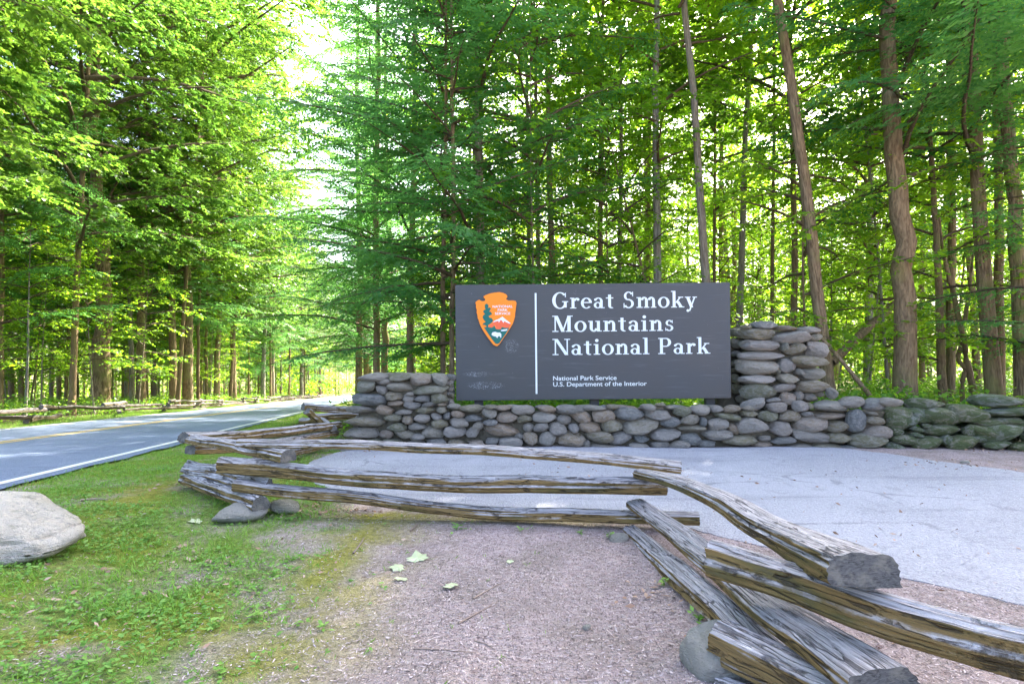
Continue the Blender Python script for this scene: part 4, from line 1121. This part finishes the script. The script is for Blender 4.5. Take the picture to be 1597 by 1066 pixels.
# --- the woods behind the sign: trunks as they stand in the photograph and one maple added for shade (pixel at sign height, depth, trunk width in pixels, lean pixels over 440 rows)
G1 = 'trees behind the sign'
RW = [
 ('maple_tree', 824, 19, 8, 10, 'tall1', 'grey', 'slender grey tree behind the sign, just beyond the arrowhead emblem'),
 ('maple_tree', 862, 17, 12, 12, 'tall0', 'brown', 'straight brown tree behind the sign above the first letter of the top line'),
 ('maple_tree', 938, 18, 10, 0, 'tall1', 'brown', 'thin dark tree behind the sign between the two words of the top line'),
 ('leaning_tree', 1003, 16, 6, 105, 'sap0', 'brown', 'thin slanting tree tilted over behind the middle of the sign'),
 ('maple_tree', 1012, 21, 9, 2, 'tall0', 'brown', 'slim brown tree directly beside the thicker grey trunk behind the sign'),
 ('maple_tree', 1027, 16, 14, -4, 'tall1', 'grey', 'grey barked straight tree behind the upper end of the sign title'),
 ('leaning_tree', 1100, 14.5, 15, 42, 'tall0', 'grey', 'tall lichen grey tree leaning over behind the end of the sign'),
 ('maple_tree', 1114, 20, 6, 2, 'tall1', 'brown', 'thin straight tree just beyond the leaning grey trunk behind the sign'),
 ('maple_tree', 1204, 19, 7, 0, 'tall0', 'brown', 'thin dark tree rising behind the tall stone pillar'),
 ('leaning_tree', 1272, 12.5, 20, 52, 'tall0', 'brown', 'stout brown tree leaning away behind the tall stone pillar'),
 ('hemlock_tree', 1410, 12.2, 34, 2, 'hem1', 'brown', 'large straight hemlock with thick brown trunk behind the mossy boulders'),
 ('leaning_tree', 1460, 13.0, 14, 26, 'sap0', 'brown', 'small reddish brown tree leaning beside the large straight hemlock'),
 ('maple_tree', 1482, 14.5, 13, 0, 'tall1', 'brown', 'dark narrow trunk between the forked sapling and the big hemlock'),
 ('hemlock_tree', 1536, 12.0, 24, 38, 'hem1', 'brown', 'tall hemlock first in the clump of stems by the picture edge'),
 ('maple_tree', 1557, 12.4, 14, 8, 'tall0', 'brown', 'middle stem of the clump of trunks beside the mossy boulder wall'),
 ('maple_tree', 1588, 11.6, 22, 20, 'tall1', 'brown', 'outer thick stem of the clump of trunks at the end of the boulder wall'),
 ('hemlock_tree', 1655, 10.6, 18, 0, 'hem2', 'brown', 'hemlock whose low feathery boughs reach in from the side over the boulder wall'),
 ('hemlock_tree', 752, 14.5, 16, 2, 'hem0', 'grey', 'big drooping hemlock with pale trunk above the arrowhead end of the sign'),
 ('hemlock_tree', 691, 13.2, 9, 0, 'hem2', 'brown', 'young dark hemlock, outer one of the pair next to the sign edge'),
 ('hemlock_tree', 704, 12.6, 9, 0, 'hem2', 'brown', 'young dark hemlock, inner one of the pair touching the sign edge'),
 ('hemlock_tree', 640, 21, 12, 0, 'hem0', 'brown', 'dark hemlock rising behind the low stone pillar'),
 ('hemlock_tree', 588, 23.5, 12, 0, 'hem0', 'brown', 'tall hemlock spreading feathery boughs across the gap of sky'),
 ('maple_tree', 1238, 17.5, 11, 4, 'maple1', 'brown', 'full crowned maple added behind the tall stone pillar for shade'),  # added tree, dense crown keeps sun dapples off the foreground
 ('hemlock_tree', 560, 33, 12, 0, 'hem0', 'brown', 'hemlock at the near road verge whose top stands in the gap of sky'),
 ('hemlock_tree', 600, 29, 12, 0, 'hem1', 'brown', 'dark hemlock standing where the road goes out of sight'),
 ('hemlock_tree', 571, 42, 10, 0, 'hem0', 'brown', 'far hemlock at the bend of the road beyond the low stone pillar'),
]
for nm, px, Y_, wpx, ln, kind, bk, lab in RW:
    rad = wpx / 2 * Y_ / FPX
    lean = -math.atan2(ln, 440.0)
    xb = at_px(px, Y_)
    # the traced pixel is about 1.8 m up at the sign's top: move the foot back along the lean
    zt = HC + (HY - 440) / FPX * Y_
    xb -= math.tan(lean) * zt
    tree(nm, xb, Y_, kind, rad, lab, lean=(lean, 0), bark_=bk, sc_={752: 1.15, 640: 1.28, 588: 1.2, 560: 1.2, 1655: 0.72}.get(px, 1.0))
# forked crooked sapling
fs = tag(empty('forked_sapling', (at_px(1505, 12.8), 12.8, float(terrain(at_px(1505, 12.8), 12.8)))), 'crooked reddish forked sapling with twisted stems behind the mossy boulders', 'sapling')
g = Geo(); gx0 = at_px(1505, 12.8)
def pth(pts, r0, r1):
    q = catmull([(at_px(a, 12.8) - gx0, 0.03 * k_, HC - (b - HY) / FPX * 12.8 - fs.location.z) for k_, (a, b) in enumerate(pts)], 18)
    g.add(*tube(q, np.linspace(r0, r1, 18), 7))
pth([(1522, 648), (1518, 600), (1510, 560), (1506, 520), (1500, 490), (1496, 460), (1488, 425), (1480, 380), (1476, 330)], 0.085, 0.03)
pth([(1505, 500), (1510, 475), (1516, 455), (1519, 430), (1525, 390)], 0.05, 0.02)
pth([(1502, 640), (1502, 600), (1508, 575), (1499, 560), (1505, 540), (1508, 530)], 0.05, 0.045)
V, F = g.get(); link('trunk', np_mesh('trunk', V, F, [M['bark_brown']], True), fs)
b, c = CR['sap1']
link('crown', c, fs, (-0.4, 0, 1.2), (0, 0, 1.0), (0.75,) * 3)
# fallen trunk and pole leaning
def log(name, pa, pb, r0, r1, label):
    a, b_ = P(*pa), P(*pb)
    q = catmull([a, (a + b_) / 2 + Vector((0, 0, 0.03)), b_], 10)
    V, F = tube(q - np.array(a), np.linspace(r0, r1, 10), 8)
    tag(link(name, np_mesh(name, V, F, [M['bark_brown']], True), None, a), label, 'log')
log('fallen_log', (1296, 566, 13.5), (1400, 470, 15.5), 0.11, 0.09, 'thick mossy fallen log propped at a slant behind the tall stone pillar')
log('fallen_branch', (1364, 626, 11.2), (1275, 520, 11.9), 0.05, 0.035, 'thin bare fallen pole leaning against the tree by the stone pillar')

# fill of the woods behind
G2 = 'slender trees deep in the woods behind the sign'
rt2 = random.Random(5)
spots = []
def free(x, y, d):
    return all((x - a) ** 2 + (y - b) ** 2 > d * d for a, b in spots)
n_made = 0
for k in range(900):
    Y_ = rt2.uniform(17, 46); px = rt2.uniform(700, 1760)
    x = at_px(px, Y_); s, n = SN(x, Y_)
    if n < 2.5 or not free(x, Y_, 3.0): continue
    spots.append((x, Y_))
    kind = rt2.choice(['tall0', 'tall0', 'tall1', 'tall1', 'tall0', 'tall1'])
    tree('forest_tree', x, Y_, kind, rt2.uniform(0.08, 0.17), 'slender leafy forest tree deep in the woods behind the sign', group=G2, lean=(rt2.gauss(0, .03), rt2.gauss(0, .03)), bark_=rt2.choice(['brown', 'grey']), sc_=rt2.uniform(.8, 1.1))
    n_made += 1
    if n_made >= 40: break
G3 = 'young understory trees behind the stone wall'
n_made = 0
for k in range(900):
    Y_ = rt2.uniform(13.0, 34); px = rt2.uniform(720, 1720)
    x = at_px(px, Y_); s, n = SN(x, Y_)
    if n < 1.5 or not free(x, Y_, 1.5): continue
    spots.append((x, Y_))
    tree('sapling', x, Y_, rt2.choice(['sap0', 'sap1']), rt2.uniform(0.025, 0.05), 'young leafy understory sapling in the woods behind the stone wall', 'sapling', G3, lean=(rt2.gauss(0, .08), rt2.gauss(0, .05)), bark_=rt2.choice(['brown', 'grey']), sc_=rt2.uniform(.7, 1.25))
    n_made += 1
    if n_made >= 46: break

# --- the woods across the road: pixel, offset across the road, trunk width in pixels
LW = [
 ('maple_tree', 157, -15.0, 29, 'maple0', 'brown', 'massive old trunk across the road, the thickest in that row of trees'),
 ('hemlock_tree', 206, -16.0, 9, 'hem1', 'grey', 'thin pale tree next beyond the massive trunk across the road'),
 ('maple_tree', 220, -15.0, 15, 'maple1', 'brown', 'brown trunk second beyond the massive trunk across the road'),
 ('maple_tree', 270, -14.0, 13, 'maple0', 'brown', 'leaning brown trunk just before the tall reddish trunk across the road'),
 ('hemlock_tree', 293, -13.4, 17, 'hem1', 'brown', 'tall reddish brown trunk with dark foot standing by the far fence'),
 ('maple_tree', 309, -13.6, 6, 'tall1', 'brown', 'very thin reddish tree beside the tall trunk with dark foot'),
 ('hemlock_tree', 322, -14.2, 6, 'hem1', 'brown', 'thin purple brown tree between the two reddish trunks across the road'),
 ('maple_tree', 338, -13.4, 10, 'maple1', 'brown', 'orange brown trunk by the joint of the far fence'),
 ('maple_tree', 364, -13.6, 10, 'maple0', 'brown', 'short looking brown trunk with bare twigs beyond the orange brown one'),
 ('hemlock_tree', 410, -13.4, 8, 'hem0', 'grey', 'first of two pale trunks side by side further up the road'),
 ('hemlock_tree', 425, -13.2, 8, 'hem1', 'grey', 'second of two pale trunks side by side further up the road'),
 ('maple_tree', 470, -13.3, 7, 'maple1', 'grey', 'grey trunk far up the road before the view closes'),
 ('maple_tree', 499, -13.2, 6, 'maple0', 'brown', 'last distinct reddish trunk at the far end of the road'),
]
for nm, px, n, wpx, kind, bk, lab in LW:
    u = (px - HX) / FPX; Y_ = n / (0.9758 * u + 0.2186)
    tree(nm, u * Y_, Y_, kind, wpx / 2 * Y_ / FPX * 0.92, lab, bark_=bk, sc_=1.2)
    spots.append((u * Y_, Y_))
# trees standing along the road edge further out, their boughs hang over the road
for k, (s, n, kind, lab, *scl) in enumerate((
    (15.5, -13.2, 'maple0', 'spreading maple whose limbs reach out over the road at the top corner'),
    (21.0, -14.4, 'maple1', 'leafy maple hanging low bright boughs over the far fence'),
    (27.5, -15.5, 'hem0', 'bushy hemlock with low sprays behind the massive old trunk'),
    (18.5, -18.5, 'maple1', 'second row maple behind the spreading roadside maple'),
    (24.5, -19.0, 'maple0', 'second row maple behind the leafy boughs across the road'),
    (29.0, -13.6, 'maple0', 'roadside maple with crown filling the sky before the tall reddish trunk', 1.4, .04),
    (41.0, -13.2, 'maple1', 'roadside maple leaning its crown into the gap of sky', 1.6, .07),
    (54.0, -13.2, 'maple0', 'farther roadside maple below the gap of sky', 1.55, .06),
    (70.0, -12.8, 'maple1', 'first of the small looking maples closing the road on its far side'),
    (83.0, -12.8, 'maple0', 'second of the small looking maples closing the road on its far side'),
    (97.0, -12.6, 'hem0', 'hazy hemlock at the far end of the road fence'),
    (115.0, -12.6, 'maple1', 'last maple before the road goes out of sight'),
    (37.0, -0.6, 'hem0', 'dark hemlock at the near verge beyond the low stone pillar, first along the road'),
    (51.0, -1.4, 'hem2', 'short dark hemlock at the near verge, second along the road'),
    (66.0, -1.6, 'hem0', 'blue green hemlock at the near verge, third along the road'),
    (86.0, -2.0, 'hem1', 'distant hemlock at the near verge, fourth along the road'),
    (108.0, -2.4, 'hem0', 'faint hemlock at the near verge, fifth along the road'),
    (135.0, -3.0, 'maple1', 'pale maple closing the view at the very end of the road', 1.3),
    (150.0, -12.0, 'maple0', 'pale maple at the very end of the far fence', 1.3))):
    x, y = XY(s, n)
    tree('maple_tree' if 'maple' in kind else 'hemlock_tree', x, y, kind, 0.14, lab, bark_='brown', sc_=scl[0] if scl else 1.15, lean=(scl[1] if len(scl) > 1 else 0, 0), cz=-1.2 if 'maple' in kind else 0)
    spots.append((x, y))
G4 = 'forest trees across the road'
n_made = 0
for k in range(1200):
    s = rt2.uniform(10, 105); n = rt2.uniform(-36, -15.5)
    x, y = XY(s, n); px = HX + FPX * x / y
    if px < -260 or px > 560 or not free(x, y, 3.2): continue
    spots.append((x, y))
    kind = rt2.choice(['maple0', 'maple1', 'tall0', 'tall1', 'hem0', 'hem1', 'hem1'])
    tree('forest_tree', x, y, kind, rt2.uniform(0.10, 0.2), 'forest tree standing in the crowd of trunks across the road', group=G4, lean=(rt2.gauss(0, .02), rt2.gauss(0, .02)), bark_=rt2.choice(['brown', 'grey']), sc_=rt2.uniform(.85, 1.1))
    n_made += 1
    if n_made >= 60: break
G5 = 'saplings across the road'
n_made = 0
for k in range(900):
    s = rt2.uniform(16, 60); n = rt2.uniform(-22, -13.2)
    x, y = XY(s, n); px = HX + FPX * x / y
    if px < -80 or px > 520 or not free(x, y, 1.2): continue
    spots.append((x, y))
    tree('sapling', x, y, rt2.choice(['sap0', 'sap1']), rt2.uniform(0.03, 0.055), 'thin young sapling among the trunks across the road', 'sapling', G5, lean=(rt2.gauss(0, .06), rt2.gauss(0, .05)), bark_=rt2.choice(['brown', 'grey']), sc_=rt2.uniform(.75, 1.15), cz=0.8)
    n_made += 1
    if n_made >= 26: break

# --- far woods that read as one mass
rg = np.random.RandomState(77)
def cloud(n, cents, rx, rz):
    c = cents[rg.randint(0, len(cents), n)]
    d = unit(rg.normal(size=(n, 3))) * (rg.uniform(0, 1, (n, 1)) ** 0.45)
    return c + d * np.array([rx, rx, rz])
parts = []; tw = Geo()
cents = []
for k in range(520):
    if k % 5 < 2:
        px = rg.uniform(620, 1750); Y_ = rg.uniform(46, 95)
        x = at_px(px, Y_); s, n = SN(x, Y_)
        if n < 1.5: continue
    elif k % 5 < 4:
        s = rg.uniform(30, 190); n = rg.uniform(-75, -34) if rg.uniform() < .6 or s < 90 else rg.uniform(-40, -13)
        x, Y_ = XY(s, n)
    else:
        s = rg.uniform(150, 210); n = rg.uniform(-30, 40); x, Y_ = XY(s, n)
    z = float(terrain(x, Y_)); h = rg.uniform(15, 23) if not (s > 140 and n > -20) else rg.uniform(11, 16)
    tw.add(*tube(np.array([(x, Y_, z - .3), (x + rg.normal(0, .3), Y_, z + h * .5), (x + rg.normal(0, .5), Y_, z + h)]), [rg.uniform(.12, .25), .12, .03], 5))
    for q in range(13):
        f = rg.uniform(.02, 1.0) ** 1.2; r_ = 3.0 * math.sin(math.pi * min(.97, .25 + .7 * f))
        cents.append((x + rg.normal(0, r_ * .6), Y_ + rg.normal(0, r_ * .6), z + h * f))
cents = np.array(cents)
nl = 300000
pb = cloud(nl, cents, 1.7, 1.0)
pb = pb
A = unit(rg.normal(size=(nl, 3)) * [1, 1, .5]); N = unit(rg.normal(0, .7, (nl, 3)) + [0, 0, 1])
L = rg.uniform(.32, .65, nl)
parts.append(leaf_quads(pb, A, N, L, L * .6))
dw = tag(link('distant_woods', leaf_obj_mesh('distant_woods', parts, M['leaf_far'], 5)), 'far green wood closing the view behind the nearer trees', 'woods', kind='stuff')
V, F = tw.get(); o = link('trunks', np_mesh('trunks', V, F, [M['bark_grey']], True), dw); o['kind'] = 'stuff'

# --- undergrowth on the forest floor
cents = []
for k in range(1500):
    if k % 2:
        px = rg.uniform(560, 1700); Y_ = 9.7 + rg.exponential(7.0); x = at_px(px, Y_); s, n = SN(x, Y_)
        if n < -1.8: continue
        dens = 1
    else:
        s = rg.uniform(6, 80); n = -12.7 - rg.exponential(5.0); x, Y_ = XY(s, n)
    cents.append((x, Y_, float(terrain(x, Y_)) + rg.uniform(0, .55)))
cents = np.array(cents)
nl = 120000
pb = cloud(nl, cents, 0.75, 0.42)
gz = terrain(pb[:, 0], pb[:, 1]); pb[:, 2] = np.maximum(pb[:, 2], gz + 0.02)
keep = ~((pb[:, 1] < 9.75) & (pb[:, 0] > -2.8))
pb = pb[keep]; nl = len(pb)
A = unit(rg.normal(size=(nl, 3)) * [1, 1, .4]); N = unit(rg.normal(0, .45, (nl, 3)) + [0, 0, 1]); L = rg.uniform(.06, .16, nl)
tag(link('undergrowth', leaf_obj_mesh('undergrowth', [leaf_quads(pb, A, N, L, L * .6)], M['leaf_low'], 6)), 'low green undergrowth covering the forest floor', 'undergrowth', kind='stuff')

# ------------------------------------------------------------------ grass, weeds, litter
def scatter(n, x0, x1, y0, y1, mask, rs):
    # denser close to the camera
    y = y0 * (y1 / y0) ** rs.uniform(0, 1, n); x = rs.uniform(x0, x1, n)
    k = rs.uniform(0, 1, n) < mask(x, y)
    k &= ~inside(PAD, x, y)
    s, nn_ = SN(x, y); k &= (nn_ > -3.85)
    return x[k], y[k]
rs = np.random.RandomState(12)
parts = []
def blades(x, y, L, lean, wk, k=3):
    for q in range(k):
        ox = x + rs.normal(0, .012, len(x)); oy = y + rs.normal(0, .012, len(x))
        pb = np.stack([ox, oy, terrain(ox, oy) - .004], -1)
        A = unit(np.stack([rs.normal(0, lean, len(x)), rs.normal(0, lean, len(x)), np.ones(len(x))], -1))
        N = unit(rs.normal(size=(len(x), 3)) * [1, 1, .2])
        l = L * rs.uniform(.5, 1.3, len(x))
        parts.append(leaf_quads(pb, A, N, l, l * wk, .25))
x, y = scatter(24000, -6.0, 0.2, 2.0, 9.5, lambda a, b: grass_mask(a, b) * 0.9 + 0.015, rs)
blades(x, y, 0.035, 0.9, 0.14)
x, y = scatter(6000, -6.0, -1.0, 3.0, 12, lambda a, b: grass_mask(a, b) * sstep(0.45, 0.7, fbm(a * 2, b * 2, 66)), rs)
blades(x, y, 0.07, 0.55, 0.07, 4)
# verge across the road and beside it
s = rs.uniform(2, 60, 26000); n = rs.uniform(-12.9, -11.1, 26000); x, y = XY(s, n); blades(x, y, 0.10, 0.5, 0.12, 1)
s = rs.uniform(2, 30, 9000); n = rs.uniform(-3.95, -2.6, 9000); x, y = XY(s, n); blades(x, y, 0.05, 0.6, 0.14, 2)
tag(link('grass', leaf_obj_mesh('grass', parts, M['grass'], 7)), 'short patchy grass between the boulder, the road and the fence', 'grass', kind='stuff')
parts = []
x, y = scatter(26000, -6.0, 0.6, 2.0, 8, lambda a, b: np.clip(grass_mask(a, b) * (0.12 + 0.88 * sstep(0.36, 0.75, fbm(a * 2.6 + 7, b * 2.6, 71))) + 0.02 * moss_mask(a, b), 0, 1), rs)
for q in range(3):
    a = rs.uniform(0, 6.28, len(x)) 
    pb = np.stack([x, y, terrain(x, y) + rs.uniform(.008, .035, len(x))], -1)
    parts.append(leaf_quads(pb, np.stack([np.cos(a), np.sin(a), rs.uniform(-.1, .5, len(x))], -1), unit(rs.normal(0, .3, (len(x), 3)) + [0, 0, 1]), rs.uniform(.012, .042, len(x)), rs.uniform(.010, .026, len(x))))
tag(link('clover', leaf_obj_mesh('clover', parts, M['clover'], 8)), 'low clover and small weeds growing through the grass', 'clover', kind='stuff')

# mulch chips over the bare soil
rs = np.random.RandomState(14)
x, y = scatter(70000, -4.2, 2.9, 1.9, 5.4, lambda a, b: np.clip(1.0 - 0.9 * grass_mask(a, b) - 0.55 * moss_mask(a, b), 0.16, 1), rs)
a = rs.uniform(0, 6.28, len(x)); L = 0.006 + rs.exponential(.012, len(x)).clip(0, .06)
pb = np.stack([x, y, terrain(x, y) + rs.uniform(.002, .010, len(x))], -1)
parts = [leaf_quads(pb, np.stack([np.cos(a), np.sin(a), rs.normal(0, .18, len(x))], -1), unit(rs.normal(0, .35, (len(x), 3)) + [0, 0, 1]), L, rs.uniform(.003, .008, len(x)), .05)]
tag(link('mulch', leaf_obj_mesh('mulch', parts, M['chips'], 9)), 'pinkish brown shredded bark mulch on the bare ground before the fence', 'mulch', kind='stuff')
# brown leaf litter under the fence and along the wall foot
parts = []
for (px, py, r_, m_) in ((520, 800, .28, 120), (470, 792, .25, 60), (1560, 700, .55, 160), (1050, 930, .22, 40), (300, 760, .25, 40), (1480, 725, .5, 70), (620, 700, .5, 50), (1330, 1000, .5, 40), (1250, 760, 1.2, 60), (900, 735, 1.0, 40), (1450, 850, .8, 40), (250, 900, .7, 90), (150, 980, .5, 50)):
    Yg = FPX * HC / (py - HY)
    x = at_px(px, Yg) + rs.normal(0, r_, m_); y = Yg + rs.normal(0, r_ * .5, m_); y = np.minimum(y, 8.5)
    a = rs.uniform(0, 6.28, m_)
    pb = np.stack([x, y, terrain(x, y) + rs.uniform(.012, .03, m_)], -1); L = rs.uniform(.025, .06, m_)
    parts.append(leaf_quads(pb, np.stack([np.cos(a), np.sin(a), rs.normal(0, .3, m_)], -1), unit(rs.normal(0, .5, (m_, 3)) + [0, 0, 1]), L, L * rs.uniform(.25, .5, m_), .3))
tag(link('leaf_litter', leaf_obj_mesh('leaf_litter', parts, M['deadleaf'], 10)), 'scattered brown dead leaves by the fence foot and the boulder wall', 'leaf litter', kind='stuff')

# fallen leaves one can pick out
def maple_leaf(seed):
    rg = np.random.RandomState(seed)
    ang = np.radians([-90, -55, -35, -12, 5, 28, 48, 68, 90, 112, 132, 152, 175, 192, 215, 235]); rad = np.array([.35, .62, .60, .92, .72, .98, .70, .74, 1.05, .74, .70, .98, .72, .92, .60, .62])
    rad = rad * rg.uniform(.85, 1.12, len(rad))
    V = [(0, 0, 0.10)] + [(r_ * math.cos(q), r_ * math.sin(q), 0.22 * r_ * rg.uniform(-.2, 1) * abs(math.cos(q * 1.5 + seed))) for q, r_ in zip(ang, rad)]
    n = len(ang); F = [(0, 1 + k, 1 + (k + 1) % n) for k in range(n)]
    me = bpy.data.meshes.new('fallen_leaf'); me.from_pydata(V, [], F); me.update(); return me
def fallen(px, py, w, mat, seed, label, rz):
    Yg = FPX * HC / (py - HY); x = at_px(px, Yg); s_ = w / 2 * Yg / FPX
    me = maple_leaf(seed); me.materials.append(mat)
    at = me.attributes.new('rnd', 'FLOAT', 'FACE'); at.data.foreach_set('value', np.random.RandomState(seed).uniform(0, 1, len(me.polygons)).astype(np.float32))
    o = link('fallen_leaf', me, None, (x, Yg, float(terrain(x, Yg)) + .012), (0.12, -.1, rz), (s_, s_ * 1.15, s_))
    tag(o, label, 'leaf')
fallen(652, 872, 40, M['paleleaf'], 1, 'largest pale green fallen leaf, topmost of the cluster on the mulch', 0.3)
fallen(622, 886, 30, M['paleleaf'], 2, 'curled pale fallen leaf in the middle of the cluster on the mulch', 1.7)
fallen(626, 904, 24, M['paleleaf'], 3, 'small pale fallen leaf lowest of the cluster on the mulch', 2.9)
fallen(701, 916, 32, M['paleleaf'], 4, 'pale fallen leaf with green edge lying apart on the mulch', 4.4)
fallen(285, 853, 18, M['deadleaf'], 5, 'small brown leaf on the grass below the flat rock', 1.0)
fallen(307, 815, 24, M['paleleaf'], 6, 'pale dry leaf on the grass beside the fence corner', 2.2)
fallen(357, 880, 18, M['deadleaf'], 7, 'orange brown leaf at the edge of the moss', 0.2)
fallen(796, 878, 14, M['paleleaf'], 8, 'tiny yellow green leaf alone on the mulch', 0.6)

def twig(pa, pb, r, label, cat='twig'):
    q = []
    for (px, py) in (pa, ((pa[0] + pb[0]) / 2 + 2, (pa[1] + pb[1]) / 2 - 1.5), pb):
        Yg = FPX * HC / (py - HY); x = at_px(px, Yg); q.append((x, Yg, float(terrain(x, Yg)) + r * 1.2))
    q = catmull(q, 9); o0 = q[0].copy()
    V, F = tube(q - o0, np.linspace(r, r * .4, 9), 5)
    me = np_mesh('twig', V, F, [M['twig']], True, fattrs={'rnd': np.full(len(F), random.random())})
    tag(link('twig', me, None, o0), label, cat)
twig((551, 862), (568, 838), .008, 'short pale twig standing out on the mulch near the moss strip')
twig((715, 972), (775, 940), .006, 'long thin twig across the middle of the mulch')
twig((738, 934), (778, 912), .006, 'twig beside the pale leaf lying apart on the mulch')
twig((645, 1012), (742, 1020), .005, 'dark thin twig near the lower edge of the mulch')
twig((126, 788), (168, 786), .012, 'pale stick lying in the grass beside the large boulder')
twig((740, 1000), (772, 1014), .004, 'small dark twig low on the mulch below the long one')
twig((640, 828), (655, 812), .006, 'grey twig at the foot of the lowest rail')

# broad-leaved weeds
def weed(px, py, k, L, label, seed):
    rg = np.random.RandomState(seed)
    Yg = FPX * HC / (py - HY); x = at_px(px, Yg); z = float(terrain(x, Yg))
    m = k
    a = np.linspace(0, 6.28, m, endpoint=False) + rg.uniform(-.4, .4, m)
    pb = np.stack([rg.normal(0, L * .35, m), rg.normal(0, L * .35, m), rg.uniform(.1, .9, m) * L], -1)
    V, F = leaf_quads(pb, np.stack([np.cos(a), np.sin(a), rg.uniform(.0, .7, m)], -1), unit(rg.normal(0, .25, (m, 3)) + [0, 0, 1]), L * rg.uniform(.6, 1.1, m), L * rg.uniform(.35, .5, m), .2)
    e = tag(empty('weed', (x, Yg, z)), label, 'weed')
    link('leaves', np_mesh('leaves', V, F, [M['clover']], fattrs={'rnd': rg.uniform(.3, 1, len(F))}), e)
    g_ = Geo()
    for q in range(0, m, 2):
        g_.add(*tube(np.array([(0, 0, -.01), pb[q] * [.5, .5, .6], pb[q]]), [.002, .0015, .001], 3))
    V, F = g_.get(); link('stems', np_mesh('stems', V, F, [M['clover']], fattrs={'rnd': np.full(len(F), .4)}), e)
for k, (px, py, m_, L, lab) in enumerate((
    (712, 826, 18, .05, 'leafy green weed at the foot of the lowest rail, first from the moss'),
    (812, 831, 8, .04, 'small weed by the middle of the lowest rail'),
    (905, 832, 10, .04, 'weed near the bend end of the lowest rail'),
    (950, 838, 14, .045, 'bright weed growing beside the bend of the fence'),
    (1036, 912, 14, .045, 'weed under the lowest rail running to the closest corner'),
    (1090, 968, 16, .05, 'weed clump beside the round grey rock'),
    (548, 906, 6, .035, 'tiny pair of leaves on the bare mulch left of the pale leaves'),
    (505, 982, 10, .04, 'small dark green weed on the mulch below the mossy patch'),
    (400, 968, 14, .05, 'pale green broad weed at the edge of the grass'),
    (398, 925, 10, .045, 'small weed at the border of moss and mulch'),
    (330, 985, 14, .05, 'broad leaved weed in the moss low in the picture'),
    (345, 1050, 8, .045, 'weed at the very bottom of the grass edge'),
    (1150, 642, 0, 0, ''))):
    if m_: weed(px, py, m_, L, lab, 50 + k)

# each of the look-alike trees gets its own description by its order in its row
ORD = 'first second third fourth fifth sixth seventh eighth ninth tenth eleventh twelfth thirteenth fourteenth fifteenth sixteenth seventeenth eighteenth nineteenth'.split()
TENS = {2: 'twenty', 3: 'thirty', 4: 'forty', 5: 'fifty', 6: 'sixty'}
TTH = {2: 'twentieth', 3: 'thirtieth', 4: 'fortieth', 5: 'fiftieth', 6: 'sixtieth'}
def ordinal(n):
    if n < 20: return ORD[n - 1]
    return TTH[n // 10] if n % 10 == 0 else TENS[n // 10] + '-' + ORD[n % 10 - 1]
for gname, base in ((G2, 'slender leafy tree deep in the woods behind the sign'), (G3, 'young leafy sapling in the woods behind the stone wall'), (G4, 'forest tree in the crowd of trunks across the road'), (G5, 'thin young sapling among the trunks across the road')):
    mem = sorted([o for o in col.objects if o.get('group') == gname], key=lambda o: o.location.x / o.location.y)
    for k, o in enumerate(mem):
        o['label'] = base + ', ' + ordinal(k + 1) + ' counted from the left'
